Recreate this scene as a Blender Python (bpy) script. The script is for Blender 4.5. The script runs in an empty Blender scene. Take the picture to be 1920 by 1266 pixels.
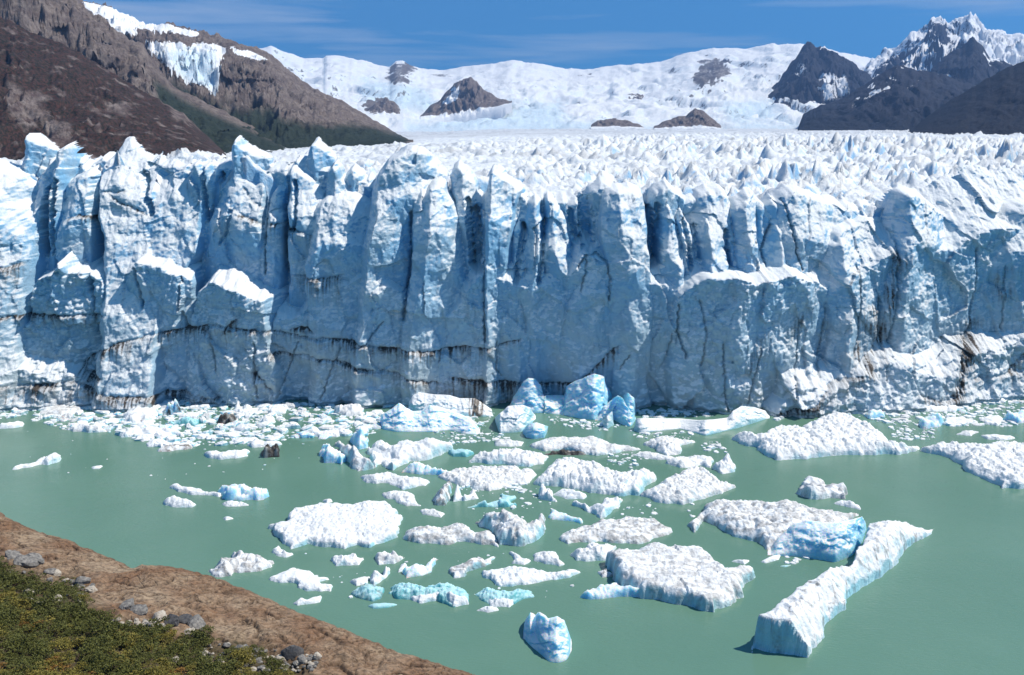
import bpy, math, random
import numpy as np

# ------------------------------------------------------------------ camera, sky, sun, exposure
sc = bpy.context.scene
COL = sc.collection
CAM_H, F, CX, CY = 75.0, 1844.0, 960.0, 633.0
PITCH = math.atan(390.0 / F)
cam_d = bpy.data.cameras.new('camera')
cam = bpy.data.objects.new('camera', cam_d); COL.objects.link(cam)
cam.location = (0, 0, CAM_H); cam.rotation_euler = (math.pi / 2 - PITCH, 0, 0)
cam_d.sensor_width = 36.0; cam_d.lens = 36.0 * F / 1920.0
cam_d.clip_start = 0.5; cam_d.clip_end = 60000.0
sc.camera = cam

SUN_EL, SUN_AZ = math.radians(54), math.radians(9)      # azimuth from +x towards +y
world = bpy.data.worlds.new('World'); sc.world = world; world.use_nodes = True
wn, wl = world.node_tree.nodes, world.node_tree.links
wn.clear()
w_out = wn.new('ShaderNodeOutputWorld'); w_bg = wn.new('ShaderNodeBackground')
w_sky = wn.new('ShaderNodeTexSky'); w_sky.sky_type = 'NISHITA'; w_sky.sun_disc = False
w_sky.sun_elevation = SUN_EL; w_sky.sun_rotation = math.pi / 2 - SUN_AZ
w_sky.altitude = 1800; w_sky.air_density = 1.0; w_sky.dust_density = 0.15; w_sky.ozone_density = 3.0
w_bg.inputs['Strength'].default_value = 0.12
w_tc = wn.new('ShaderNodeTexCoord')
# the whole dome is read a little higher up, so that the dry, deep blue air reaches the skyline
w_sep = wn.new('ShaderNodeSeparateXYZ'); wl.new(w_tc.outputs['Generated'], w_sep.inputs[0])
w_up = wn.new('ShaderNodeMath'); w_up.operation = 'MULTIPLY_ADD'; w_up.inputs[1].default_value = 0.75; w_up.inputs[2].default_value = 0.25
wl.new(w_sep.outputs['Z'], w_up.inputs[0])
w_com = wn.new('ShaderNodeCombineXYZ')
wl.new(w_sep.outputs['X'], w_com.inputs['X']); wl.new(w_sep.outputs['Y'], w_com.inputs['Y']); wl.new(w_up.outputs[0], w_com.inputs['Z'])
w_nrm = wn.new('ShaderNodeVectorMath'); w_nrm.operation = 'NORMALIZE'; wl.new(w_com.outputs[0], w_nrm.inputs[0])
wl.new(w_nrm.outputs[0], w_sky.inputs['Vector'])
w_hsv = wn.new('ShaderNodeHueSaturation'); w_hsv.inputs['Hue'].default_value = 0.489; w_hsv.inputs['Saturation'].default_value = 1.42; w_hsv.inputs['Value'].default_value = 1.0
wl.new(w_sky.outputs[0], w_hsv.inputs['Color'])
# thin cirrus streaks: noise drawn out along the horizon
w_map = wn.new('ShaderNodeMapping'); w_map.inputs['Scale'].default_value = (2.2, 2.2, 34.0); w_map.inputs['Rotation'].default_value = (0.0, math.radians(4.0), 0)
w_map.inputs['Location'].default_value = (0.35, 0.0, 0.55)
wl.new(w_tc.outputs['Generated'], w_map.inputs['Vector'])
w_nz = wn.new('ShaderNodeTexNoise'); w_nz.inputs['Scale'].default_value = 1.5; w_nz.inputs['Detail'].default_value = 7; w_nz.inputs['Roughness'].default_value = 0.55
w_nz.inputs['Distortion'].default_value = 0.35
wl.new(w_map.outputs[0], w_nz.inputs['Vector'])
w_cr = wn.new('ShaderNodeValToRGB')
w_cr.color_ramp.elements[0].position = 0.50; w_cr.color_ramp.elements[0].color = (0, 0, 0, 1)
w_cr.color_ramp.elements[1].position = 0.80; w_cr.color_ramp.elements[1].color = (0.72, 0.72, 0.72, 1)
wl.new(w_nz.outputs['Fac'], w_cr.inputs[0])
w_mix = wn.new('ShaderNodeMix'); w_mix.data_type = 'RGBA'; w_mix.inputs['B'].default_value = (4.6, 5.2, 6.0, 1)
wl.new(w_cr.outputs[0], w_mix.inputs['Factor']); wl.new(w_hsv.outputs[0], w_mix.inputs['A'])
wl.new(w_mix.outputs['Result'], w_bg.inputs['Color']); wl.new(w_bg.outputs[0], w_out.inputs[0])

sun_d = bpy.data.lights.new('sun', 'SUN'); sun_d.energy = 5.0; sun_d.angle = math.radians(0.5); sun_d.color = (1.0, 0.94, 0.85)
sun = bpy.data.objects.new('sun', sun_d); COL.objects.link(sun)
sx, sy, sz = math.cos(SUN_EL) * math.cos(SUN_AZ), math.cos(SUN_EL) * math.sin(SUN_AZ), math.sin(SUN_EL)
from mathutils import Vector
sun.rotation_euler = Vector((sx, sy, sz)).to_track_quat('Z', 'Y').to_euler()
sun.location = (300, 200, 400)

vs = sc.view_settings
vs.view_transform = 'Standard'; vs.look = 'None'; vs.exposure = 0.22; vs.gamma = 1.0; vs.use_curve_mapping = False
sc.cycles.use_denoising = True
sc.cycles.max_bounces = 8; sc.cycles.diffuse_bounces = 5

# ------------------------------------------------------------------ projection helpers (pixel of the 1920 x 1266 photograph -> place)
ST, CT = math.sin(PITCH), math.cos(PITCH)
def ray(u, v):
    u = np.asarray(u, float); v = np.asarray(v, float)
    xc = (u - CX) / F; yc = (CY - v) / F
    return xc, CT + yc * ST, yc * CT - ST          # dx, dy, dz
def at_z(u, v, z=0.0):
    dx, dy, dz = ray(u, v); t = (z - CAM_H) / dz
    return t * dx, t * dy
def at_y(u, v, y):
    dx, dy, dz = ray(u, v); t = y / dy
    return t * dx, CAM_H + t * dz
def project(x, y, z):
    zz = z - CAM_H
    d = y * CT - zz * ST; up = y * ST + zz * CT
    return CX + F * x / d, CY - F * up / d

# ------------------------------------------------------------------ noise
def _h(ix, iy, iz, s):
    n = (ix * 374761393 + iy * 668265263 + iz * 2147483647 % 1000003 * 69069 + iz * 974711 + s * 362437) & 0xFFFFFFFF
    n = ((n ^ (n >> 13)) * 1274126177) & 0xFFFFFFFF
    n = ((n ^ (n >> 16)) * 2246822519) & 0xFFFFFFFF
    return ((n ^ (n >> 15)) & 0xFFFFFF) / float(0xFFFFFF)
def noise2(x, y, s=0):
    xi = np.floor(x); yi = np.floor(y); fx = x - xi; fy = y - yi
    xi = xi.astype(np.int64); yi = yi.astype(np.int64)
    ux = fx * fx * fx * (fx * (fx * 6 - 15) + 10); uy = fy * fy * fy * (fy * (fy * 6 - 15) + 10)
    def g(a, b, dx, dy):
        t = _h(a, b, 7, s) * (2 * math.pi)
        return np.cos(t) * dx + np.sin(t) * dy
    n00 = g(xi, yi, fx, fy); n10 = g(xi + 1, yi, fx - 1, fy)
    n01 = g(xi, yi + 1, fx, fy - 1); n11 = g(xi + 1, yi + 1, fx - 1, fy - 1)
    return 1.45 * ((n00 * (1 - ux) + n10 * ux) * (1 - uy) + (n01 * (1 - ux) + n11 * ux) * uy)
def fbm(x, y, o=4, s=0, g=0.5, l=2.03):
    r = 0.0; a = 1.0
    for k in range(o):
        r = r + a * noise2(x, y, s + 17 * k); x = x * l + 3.7; y = y * l - 1.9; a *= g
    return r
def ridged(x, y, o=4, s=0, g=0.5, l=2.03):
    r = 0.0; a = 1.0
    for k in range(o):
        r = r + a * (1 - 2 * np.abs(noise2(x, y, s + 29 * k))); x = x * l + 5.1; y = y * l + 2.3; a *= g
    return r
def worley(x, y, s=0, j=0.9):
    """nearest / second distance, offset from the nearest point and that cell's random numbers"""
    xi = np.floor(x).astype(np.int64); yi = np.floor(y).astype(np.int64)
    d1 = np.full(x.shape, 9.0); d2 = np.full(x.shape, 9.0); ox = np.zeros(x.shape); oy = np.zeros(x.shape)
    ca = np.zeros(x.shape, np.int64); cb = np.zeros(x.shape, np.int64)
    for a in (-1, 0, 1):
        for b in (-1, 0, 1):
            cx, cy = xi + a, yi + b
            px = cx + 0.5 + j * (_h(cx, cy, 1, s) - 0.5); py = cy + 0.5 + j * (_h(cx, cy, 2, s) - 0.5)
            dx, dy = x - px, y - py; d = np.sqrt(dx * dx + dy * dy)
            nb = d < d1
            d2 = np.where(nb, d1, np.minimum(d2, d))
            d1 = np.where(nb, d, d1); ox = np.where(nb, dx, ox); oy = np.where(nb, dy, oy)
            ca = np.where(nb, cx, ca); cb = np.where(nb, cy, cb)
    return d1, d2, ox, oy, ca, cb
def chips(x, y, s=0, tilt=1.0, step=0.5):
    """conchoidal facets: every cell is a small plane with its own tilt and offset"""
    d1, d2, ox, oy, ca, cb = worley(x, y, s)
    r1 = _h(ca, cb, 3, s) - 0.5; r2 = _h(ca, cb, 4, s) - 0.5; r3 = _h(ca, cb, 5, s) - 0.5
    return tilt * (r1 * ox + r2 * oy) * 2 + step * r3
def lumps(x, y, s=0):
    d1, d2, ox, oy, ca, cb = worley(x, y, s)
    return (0.45 + 0.55 * _h(ca, cb, 3, s)) * np.sqrt(np.clip(1 - (d1 / 0.75) ** 2, 0, 1))
def smooth(a, b, x):
    t = np.clip((x - a) / (b - a), 0, 1); return t * t * (3 - 2 * t)
def seg_dist(px, py, pts, closed=False):
    pts = np.asarray(pts, float); n = len(pts); best = np.full(px.shape, 1e9); side = np.zeros(px.shape, bool)
    for i in range(n if closed else n - 1):
        x0, y0 = pts[i]; x1, y1 = pts[(i + 1) % n]
        ex, ey = x1 - x0, y1 - y0; L = ex * ex + ey * ey + 1e-12
        t = np.clip(((px - x0) * ex + (py - y0) * ey) / L, 0, 1)
        best = np.minimum(best, (px - x0 - t * ex) ** 2 + (py - y0 - t * ey) ** 2)
        if closed:
            c = (y0 > py) != (y1 > py)
            with np.errstate(divide='ignore', invalid='ignore'):
                side ^= c & (px < x0 + (py - y0) * ex / (ey if ey else 1e-12))
    d = np.sqrt(best)
    return np.where(side, d, -d) if closed else d

# ------------------------------------------------------------------ mesh helpers
def make_mesh(name, V, Fc, attrs=None, smooth_shade=True):
    V = np.ascontiguousarray(V, np.float32); Fc = np.ascontiguousarray(Fc, np.int32)
    k = Fc.shape[1]; m = bpy.data.meshes.new(name)
    m.vertices.add(len(V)); m.vertices.foreach_set('co', V.ravel())
    m.loops.add(Fc.size); m.loops.foreach_set('vertex_index', Fc.ravel())
    m.polygons.add(len(Fc)); m.polygons.foreach_set('loop_start', np.arange(0, Fc.size, k, dtype=np.int32))
    m.polygons.foreach_set('loop_total', np.full(len(Fc), k, np.int32))
    m.polygons.foreach_set('use_smooth', np.full(len(Fc), smooth_shade, bool))
    m.update(calc_edges=True)
    for an, av in (attrs or {}).items():
        a = m.attributes.new(an, 'FLOAT', 'POINT'); a.data.foreach_set('value', np.ascontiguousarray(av, np.float32))
    return m
def grid_faces(nr, nc):
    i = np.arange(nr * nc).reshape(nr, nc)
    return np.stack([i[:-1, :-1], i[:-1, 1:], i[1:, 1:], i[1:, :-1]], -1).reshape(-1, 4)
def compact(V, Fc, attrs=None):
    used, inv = np.unique(Fc, return_inverse=True)
    return V[used], inv.reshape(Fc.shape), {k: a[used] for k, a in (attrs or {}).items()}
def obj(name, mesh, mat=None, parent=None, label=None, category=None, group=None, kind=None, loc=None):
    o = bpy.data.objects.new(name, mesh); COL.objects.link(o)
    if mat is not None and mesh is not None and not mesh.materials: mesh.materials.append(mat)
    if parent is not None: o.parent = parent
    if loc is not None: o.location = loc
    if label: o['label'] = label
    if category: o['category'] = category
    if group: o['group'] = group
    if kind: o['kind'] = kind
    return o

# ------------------------------------------------------------------ materials
class Mat:
    def __init__(s, name):
        s.m = bpy.data.materials.new(name); s.m.use_nodes = True
        s.n, s.l = s.m.node_tree.nodes, s.m.node_tree.links
        s.b = s.n['Principled BSDF']; s.tc = s.n.new('ShaderNodeTexCoord')
        s.geo = s.n.new('ShaderNodeNewGeometry')
    def noise(s, scale, detail=5, rough=0.55, vscale=(1, 1, 1), dist=0.0, world=True):
        mp = s.n.new('ShaderNodeMapping'); mp.inputs['Scale'].default_value = vscale
        s.l.new(s.geo.outputs['Position'] if world else s.tc.outputs['Object'], mp.inputs['Vector'])
        t = s.n.new('ShaderNodeTexNoise'); t.inputs['Scale'].default_value = scale
        t.inputs['Detail'].default_value = detail; t.inputs['Roughness'].default_value = rough; t.inputs['Distortion'].default_value = dist
        s.l.new(mp.outputs[0], t.inputs['Vector']); return t.outputs['Fac']
    def voronoi(s, scale, feature='F1', vscale=(1, 1, 1)):
        mp = s.n.new('ShaderNodeMapping'); mp.inputs['Scale'].default_value = vscale
        s.l.new(s.geo.outputs['Position'], mp.inputs['Vector'])
        t = s.n.new('ShaderNodeTexVoronoi'); t.feature = feature; t.inputs['Scale'].default_value = scale
        s.l.new(mp.outputs[0], t.inputs['Vector']); return t.outputs['Distance']
    def ramp(s, fac, stops):
        r = s.n.new('ShaderNodeValToRGB'); e = r.color_ramp.elements
        while len(e) < len(stops): e.new(0.5)
        for el, (p, c) in zip(e, stops):
            el.position = p; el.color = (c, c, c, 1) if isinstance(c, (int, float)) else (*c, 1)
        s.l.new(fac, r.inputs[0]); return r.outputs[0]
    def mix(s, fac, a, b, mode='MIX'):
        x = s.n.new('ShaderNodeMix'); x.data_type = 'RGBA'; x.blend_type = mode
        for k, val in (('Factor', fac), ('A', a), ('B', b)):
            if isinstance(val, (int, float)): x.inputs[k].default_value = val if k == 'Factor' else (val, val, val, 1)
            elif isinstance(val, tuple): x.inputs[k].default_value = (*val, 1)
            else: s.l.new(val, x.inputs[k])
        return x.outputs['Result']
    def math(s, op, a, b=0.0, clamp=False):
        x = s.n.new('ShaderNodeMath'); x.operation = op; x.use_clamp = clamp
        for i, val in enumerate((a, b)):
            if isinstance(val, (int, float)): x.inputs[i].default_value = val
            else: s.l.new(val, x.inputs[i])
        return x.outputs[0]
    def attr(s, name):
        a = s.n.new('ShaderNodeAttribute'); a.attribute_name = name; return a.outputs['Fac']
    def normal_z(s):
        x = s.n.new('ShaderNodeSeparateXYZ'); s.l.new(s.geo.outputs['Normal'], x.inputs[0]); return x.outputs['Z']
    def bump(s, h, strength, dist, prev=None):
        b = s.n.new('ShaderNodeBump'); b.inputs['Strength'].default_value = strength; b.inputs['Distance'].default_value = dist
        s.l.new(h, b.inputs['Height'])
        if prev is not None: s.l.new(prev, b.inputs['Normal'])
        return b.outputs[0]
    def done(s, col, rough=0.6, normal=None, spec=0.3):
        if isinstance(col, tuple): s.b.inputs['Base Color'].default_value = (*col, 1)
        else: s.l.new(col, s.b.inputs['Base Color'])
        if isinstance(rough, (int, float)): s.b.inputs['Roughness'].default_value = rough
        else: s.l.new(rough, s.b.inputs['Roughness'])
        s.b.inputs['Specular IOR Level'].default_value = spec
        if normal is not None: s.l.new(normal, s.b.inputs['Normal'])
        return s.m

def ice_material(name, blue, white, crust=0.5, dirt_col=(0.062, 0.048, 0.038), bump_scale=1.0, grey=0.35, pits=0.0, glow=0.0, zgrey=False):
    """dense blue ice where the face is steep and fresh, weathered white crust where it lies open; dirt follows its own attribute"""
    m = Mat(name)
    big = m.noise(0.11, 5, 0.6); mid = m.noise(0.75, 5, 0.6); fine = m.noise(3.6 * bump_scale, 6, 0.65)
    up = m.math('ADD', m.normal_z(), m.math('MULTIPLY', m.math('SUBTRACT', big, 0.5), 0.9))
    up = m.math('ADD', up, m.math('MULTIPLY', m.math('SUBTRACT', mid, 0.5), 0.5))
    f = m.ramp(up, [(crust - 0.20, 0.0), (crust + 0.14, 1.0)])
    gf = m.math('MULTIPLY', m.ramp(big, [(0.40, 0.0), (0.60, 1.0)]), grey)
    if zgrey:                                                    # old, weathered ice low in the wall, younger blue ice above
        px = m.n.new('ShaderNodeSeparateXYZ'); m.l.new(m.geo.outputs['Position'], px.inputs[0])
        lowz = m.math('SUBTRACT', 1.15, m.math('MULTIPLY', px.outputs['Z'], 0.024), True)
        gf = m.math('MAXIMUM', gf, m.math('MULTIPLY', lowz, m.ramp(m.noise(0.07, 5, 0.6), [(0.30, 0.35), (0.60, 1.0)])))
    dull = m.mix(gf, blue, (0.46, 0.535, 0.555))
    base = m.mix(f, dull, white)
    base = m.mix(m.math('MULTIPLY', m.ramp(fine, [(0.3, 1.0), (0.55, 0.0)]), 0.22), base, (0.50, 0.56, 0.58))
    d = m.attr('dirt')
    dn = m.math('MULTIPLY', m.math('MULTIPLY', d, 1.45), m.ramp(m.noise(1.6, 6, 0.7), [(0.30, 0.25), (0.58, 1.0)]), True)
    base = m.mix(dn, base, dirt_col)
    n = m.bump(m.noise(0.9, 6, 0.6), 0.5, 0.7)
    n = m.bump(fine, 0.55, 0.25 / bump_scale, n)
    if pits:
        n = m.bump(m.ramp(m.voronoi(1.1), [(0.0, 0.0), (0.32, 1.0)]), pits, 0.4, n)
    if glow:
        m.b.inputs['Subsurface Weight'].default_value = glow
        m.b.inputs['Subsurface Radius'].default_value = (0.35, 0.9, 1.3); m.b.inputs['Subsurface Scale'].default_value = 1.6
    return m.done(base, 0.55, n, 0.35)

M_WALL = ice_material('glacier_ice', (0.22, 0.49, 0.72), (0.86, 0.875, 0.87), 0.39, grey=0.55, pits=0.25, zgrey=True)
M_FIELD = ice_material('serac_ice', (0.25, 0.50, 0.74), (0.74, 0.77, 0.79), 0.58, bump_scale=0.5, grey=0.3)
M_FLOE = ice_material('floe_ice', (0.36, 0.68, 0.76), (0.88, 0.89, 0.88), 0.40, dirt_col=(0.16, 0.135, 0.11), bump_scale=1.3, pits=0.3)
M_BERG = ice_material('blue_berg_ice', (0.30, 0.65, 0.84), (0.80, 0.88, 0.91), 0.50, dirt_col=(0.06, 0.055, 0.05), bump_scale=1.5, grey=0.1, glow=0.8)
M_TEAL = ice_material('clear_teal_ice', (0.10, 0.40, 0.43), (0.45, 0.72, 0.74), 0.75, dirt_col=(0.12, 0.11, 0.1), bump_scale=1.5, grey=0.0, glow=0.4)
# ------------------------------------------------------------------ the glacier's front wall
BASE = [(-160, 749), (0, 748), (200, 742), (430, 750), (700, 755), (850, 756), (1000, 757), (1200, 763), (1370, 768), (1480, 766),
        (1560, 757), (1700, 745), (1800, 738), (1920, 731), (2080, 722)]
_bx, _by = at_z([p[0] for p in BASE], [p[1] for p in BASE], 0.0)
def W(X): return np.interp(X, _bx, _by)
def wall_pt(u, v, off):
    u = np.asarray(u, float); v = np.asarray(v, float); Y = np.full(u.shape, 270.0)
    for _ in range(6):
        X, Z = at_y(u, v, Y); Y = W(X) + off + 0.1 * Z
    return X, Z

# y0 (metres behind the mean face), lean, left slope, right slope, rows (v, left, ridge, right), top outline, top slope factor, rubble
SER = [
 # lower apron
 (0.0, 0.0, .02, .02, [(300, -400, 900, 2400), (760, -400, 900, 2400)], [(-160, 570), (0, 560), (60, 545), (150, 520), (230, 530), (330, 545), (350, 590), (450, 600), (560, 600), (585, 560), (680, 520), (760, 560), (830, 600), (870, 560), (900, 520), (1000, 540), (1060, 520), (1100, 480), (1140, 500), (1200, 530), (1260, 540), (1300, 530), (1400, 548), (1550, 545), (1620, 500), (1700, 480), (1790, 470), (1870, 430), (2080, 430)], 1.3, 0.3),
 # far left snow mass and its neighbours
 (-4.0, .35, .3, .55, [(300, -150, -90, 40), (400, -150, -70, 48), (520, -150, -60, 40)], [(-160, 280), (-20, 326), (0, 345), (22, 362), (42, 395), (50, 440)], 2.0, 0.2),
 (13.0, .1, .7, .5, [(250, 28, 36, 95), (340, 24, 40, 110)], [(18, 330), (27, 290), (34, 254), (48, 260), (62, 266), (80, 278), (96, 292), (130, 305)], 2.0, 0),
 (5.0, .0, .8, .7, [(275, 85, 93, 104), (400, 86, 98, 118), (520, 84, 100, 130)], [(78, 308), (88, 284), (97, 274), (104, 290), (112, 318), (124, 345)], 2.2, 0),
 (2.5, .0, .3, .1, [(320, 108, 122, 156), (400, 104, 118, 160), (520, 100, 118, 168)], [(102, 356), (112, 338), (128, 328), (148, 320), (156, 332)], 2.2, 0),
 (7.0, .0, .3, .2, [(330, 40, 60, 88), (500, 48, 66, 92)], [(40, 345), (52, 325), (70, 300), (90, 305)], 2.0, 0),
 (-0.5, .42, 1.0, .16, [(262, 146, 154, 300), (340, 148, 156, 335), (400, 162, 173, 352), (470, 188, 200, 352), (560, 204, 214, 300)], [(142, 335), (150, 304), (164, 288), (178, 262), (192, 262), (206, 274), (216, 288), (238, 291), (252, 279), (260, 300), (288, 287), (318, 290), (345, 300)], 2.4, 0),
 (11.0, .05, .7, .3, [(300, 348, 356, 366), (430, 345, 356, 372)], [(344, 350), (350, 320), (357, 300), (362, 318), (370, 345)], 2.0, 0),
 (10.0, .05, .9, .4, [(310, 366, 374, 392), (430, 360, 372, 395)], [(362, 352), (370, 318), (376, 310), (384, 328), (396, 345)], 2.0, 0),
 # dark faces left of centre
 (6.0, .02, .22, .15, [(300, 402, 440, 482), (400, 366, 442, 484), (560, 344, 442, 486)], [(342, 455), (358, 420), (378, 388), (400, 346), (414, 322), (428, 322), (442, 332), (462, 342), (478, 334), (488, 372)], 2.4, 0),
 (10.0, .1, 1.0, .55, [(262, 424, 434, 478), (340, 410, 432, 500)], [(408, 330), (420, 292), (430, 263), (436, 262), (450, 278), (466, 292), (500, 305)], 1.8, 0),
 (6.0, .02, .3, .6, [(345, 482, 514, 525), (520, 480, 514, 524)], [(476, 392), (490, 374), (504, 352), (518, 342), (526, 346), (530, 360)], 2.4, 0),
 (4.5, .0, .5, .08, [(320, 532, 540, 590), (420, 538, 546, 592), (560, 542, 548, 586)], [(526, 356), (538, 318), (548, 324), (560, 332), (578, 344), (592, 358), (598, 392)], 2.4, 0),
 (12.0, .1, .6, .6, [(262, 566, 582, 610), (360, 560, 588, 632)], [(560, 330), (568, 296), (576, 264), (586, 262), (602, 276), (616, 298), (632, 332)], 1.8, 0),
 (9.0, .1, .25, .7, [(300, 612, 624, 640), (380, 604, 630, 655)], [(604, 355), (612, 318), (620, 303), (630, 322), (642, 345), (660, 375)], 2.0, 0),
 (-1.2, .08, .5, .22, [(370, 574, 590, 684), (500, 572, 592, 690), (650, 578, 598, 690)], [(568, 412), (580, 384), (600, 372), (622, 370), (650, 364), (672, 372), (690, 392)], 2.2, .2),
 # the great pillars of the middle
 (-3.0, .10, 1.2, .42, [(282, 736, 752, 800), (340, 694, 708, 832), (400, 684, 702, 786), (500, 674, 692, 772), (660, 658, 672, 762)], [(680, 352), (692, 326), (708, 306), (726, 293), (744, 284), (762, 281), (782, 288), (800, 303), (818, 320), (836, 340), (850, 362)], 1.9, 0),
 (-4.5, .05, .5, .48, [(350, 772, 800, 850), (430, 768, 806, 868), (520, 764, 792, 872), (660, 752, 770, 886)], [(764, 400), (772, 366), (780, 358), (790, 366), (802, 354), (816, 349), (830, 357), (842, 382), (858, 416), (870, 455), (876, 500)], 2.2, .1),
 (5.0, .04, .8, .5, [(312, 846, 862, 882), (400, 850, 870, 906), (520, 868, 882, 906)], [(838, 352), (848, 322), (857, 311), (868, 322), (884, 340), (898, 368), (910, 402)], 2.0, 0),
 (-1.5, .06, 1.0, .42, [(320, 910, 922, 1000), (400, 908, 916, 962), (500, 908, 914, 946), (650, 908, 914, 936)], [(902, 388), (911, 350), (919, 319), (930, 324), (948, 336), (968, 350), (992, 363), (1014, 374)], 1.9, .1),
 (0.5, .05, .6, .5, [(425, 958, 976, 988), (540, 940, 972, 992)], [(952, 470), (964, 432), (974, 420), (984, 436), (992, 470)], 2.0, 0),
 (-0.5, .02, .35, .7, [(380, 992, 1012, 1022), (450, 986, 1010, 1026), (540, 962, 1002, 1028)], [(986, 428), (994, 396), (1006, 380), (1016, 388), (1026, 432)], 2.2, 0),
 (0.0, .02, .7, .3, [(372, 1028, 1036, 1062), (450, 1024, 1044, 1068), (560, 1008, 1052, 1080)], [(1022, 396), (1030, 373), (1038, 380), (1048, 396), (1060, 408), (1070, 430)], 2.0, 0),
 (8.0, .0, .2, .15, [(350, 1064, 1110, 1150), (500, 1058, 1104, 1150)], [(1050, 420), (1066, 388), (1084, 370), (1104, 352), (1124, 340), (1140, 345), (1160, 360)], 2.2, 0),
 (5.0, .05, .3, .45, [(332, 1108, 1140, 1226), (400, 1120, 1150, 1230)], [(1090, 382), (1112, 346), (1132, 331), (1150, 338), (1180, 352), (1206, 366), (1226, 384)], 1.8, 0),
 (-3.0, .03, .3, .46, [(362, 1134, 1166, 1222), (450, 1131, 1173, 1225), (520, 1140, 1181, 1222), (660, 1150, 1192, 1222)], [(1126, 402), (1134, 368), (1144, 360), (1164, 362), (1188, 361), (1208, 370), (1222, 386), (1228, 420)], 2.2, 0),
 (9.0, .0, .6, .4, [(350, 1222, 1240, 1290), (500, 1224, 1240, 1290)], [(1212, 380), (1232, 352), (1250, 342), (1276, 358), (1300, 376)], 1.8, 0),
 (0.5, .02, .5, .55, [(388, 1250, 1264, 1282), (500, 1248, 1272, 1306), (560, 1240, 1270, 1310)], [(1244, 432), (1252, 398), (1260, 387), (1270, 400), (1284, 432), (1300, 470)], 2.2, 0),
 (3.0, .02, .8, .5, [(396, 1282, 1290, 1304), (520, 1276, 1290, 1310)], [(1276, 440), (1283, 402), (1290, 396), (1300, 414), (1312, 450)], 2.2, 0),
 (5.0, .15, .35, .28, [(360, 1310, 1340, 1390), (450, 1306, 1338, 1392), (520, 1304, 1340, 1392)], [(1298, 420), (1310, 386), (1324, 370), (1342, 361), (1366, 359), (1382, 372), (1394, 392)], 2.0, 0),
 (-0.5, .0, .25, .2, [(422, 1328, 1340, 1368), (540, 1320, 1345, 1372)], [(1322, 490), (1332, 446), (1338, 422), (1346, 440), (1358, 450), (1368, 452), (1374, 486)], 2.4, 0),
 (4.0, .0, .35, .5, [(372, 1386, 1410, 1440), (450, 1385, 1412, 1430), (560, 1384, 1414, 1428)], [(1380, 412), (1390, 382), (1404, 378), (1422, 372), (1440, 378), (1462, 384)], 2.2, 0),
 # the shaded bowl and the right half
 (6.5, .0, .32, .10, [(355, 1440, 1510, 1690), (450, 1412, 1505, 1610), (560, 1380, 1500, 1590)], [(1392, 462), (1420, 428), (1446, 404), (1470, 376), (1496, 358), (1518, 355), (1540, 366), (1566, 380), (1600, 388), (1640, 396), (1684, 400), (1700, 420)], 2.6, 0),
 (4.5, .0, .5, .3, [(440, 1445, 1470, 1500), (560, 1440, 1475, 1515)], [(1436, 500), (1452, 450), (1470, 424), (1488, 446), (1506, 500)], 2.4, 0),
 (-1.0, .20, .6, .35, [(400, 1575, 1600, 1690), (480, 1560, 1590, 1680), (620, 1560, 1590, 1640), (750, 1540, 1570, 1620)], [(1560, 470), (1590, 438), (1620, 424), (1660, 412), (1690, 402), (1704, 420)], 1.6, .45),
 (-1.5, .10, .55, .30, [(366, 1704, 1722, 1842), (450, 1690, 1716, 1842), (600, 1650, 1690, 1800), (750, 1620, 1670, 1790)], [(1690, 412), (1702, 384), (1716, 370), (1744, 365), (1772, 374), (1802, 398), (1830, 424), (1852, 452)], 1.7, .35),
 (-1.5, .02, .22, .05, [(385, 1850, 1960, 2100), (600, 1810, 1930, 2100), (750, 1750, 1900, 2100)], [(1838, 452), (1852, 428), (1868, 412), (1892, 398), (1922, 390), (2080, 378)], 2.2, .1),
 # shelves, rubble ledges and the foot
 (-6.0, -.02, .25, .28, [(518, 1284, 1400, 1580), (620, 1270, 1380, 1584), (770, 1266, 1360, 1560)], [(1262, 600), (1280, 556), (1300, 536), (1330, 526), (1380, 522), (1420, 536), (1445, 528), (1500, 522), (1548, 532), (1580, 556), (1592, 640)], 7.0, .7),
 (-5.0, .0, .3, .3, [(480, 60, 120, 200), (760, 40, 130, 220)], [(36, 590), (62, 536), (96, 512), (118, 490), (130, 512), (168, 516), (200, 545), (222, 610)], 4.0, 1.0),
 (-5.0, .05, .3, .3, [(510, 366, 430, 480), (760, 340, 430, 520)], [(352, 600), (368, 548), (392, 528), (418, 530), (446, 540), (480, 560), (520, 556), (570, 545), (600, 560), (640, 590)], 5.0, .9),
 (-3.0, .03, .35, .35, [(500, 670, 715, 760), (760, 640, 700, 760)], [(656, 640), (680, 580), (700, 550), (730, 538), (752, 556), (768, 620)], 3.0, .5),
 (-3.2, .05, .3, .25, [(540, 220, 260, 350), (760, 200, 260, 360)], [(212, 600), (232, 545), (260, 492), (300, 500), (346, 530), (360, 600)], 3.0, .5),
 (-2.6, .0, .2, .25, [(460, 1060, 1110, 1150), (760, 1000, 1100, 1190)], [(1046, 560), (1062, 500), (1090, 462), (1116, 452), (1140, 466), (1152, 520)], 3.0, .1),
 (-9.0, .5, .1, .1, [(690, -300, 60, 180), (760, -300, 80, 230)], [(-160, 690), (0, 690), (60, 694), (120, 702), (180, 722), (230, 748)], 1.4, .7),
 (-9.0, .45, .1, .1, [(640, 1540, 1700, 2300), (760, 1460, 1700, 2300)], [(1450, 764), (1500, 750), (1560, 735), (1600, 712), (1640, 692), (1690, 682), (1730, 700), (1765, 708), (1800, 684), (1860, 668), (1920, 648), (2080, 630)], 1.3, .8),
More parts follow.
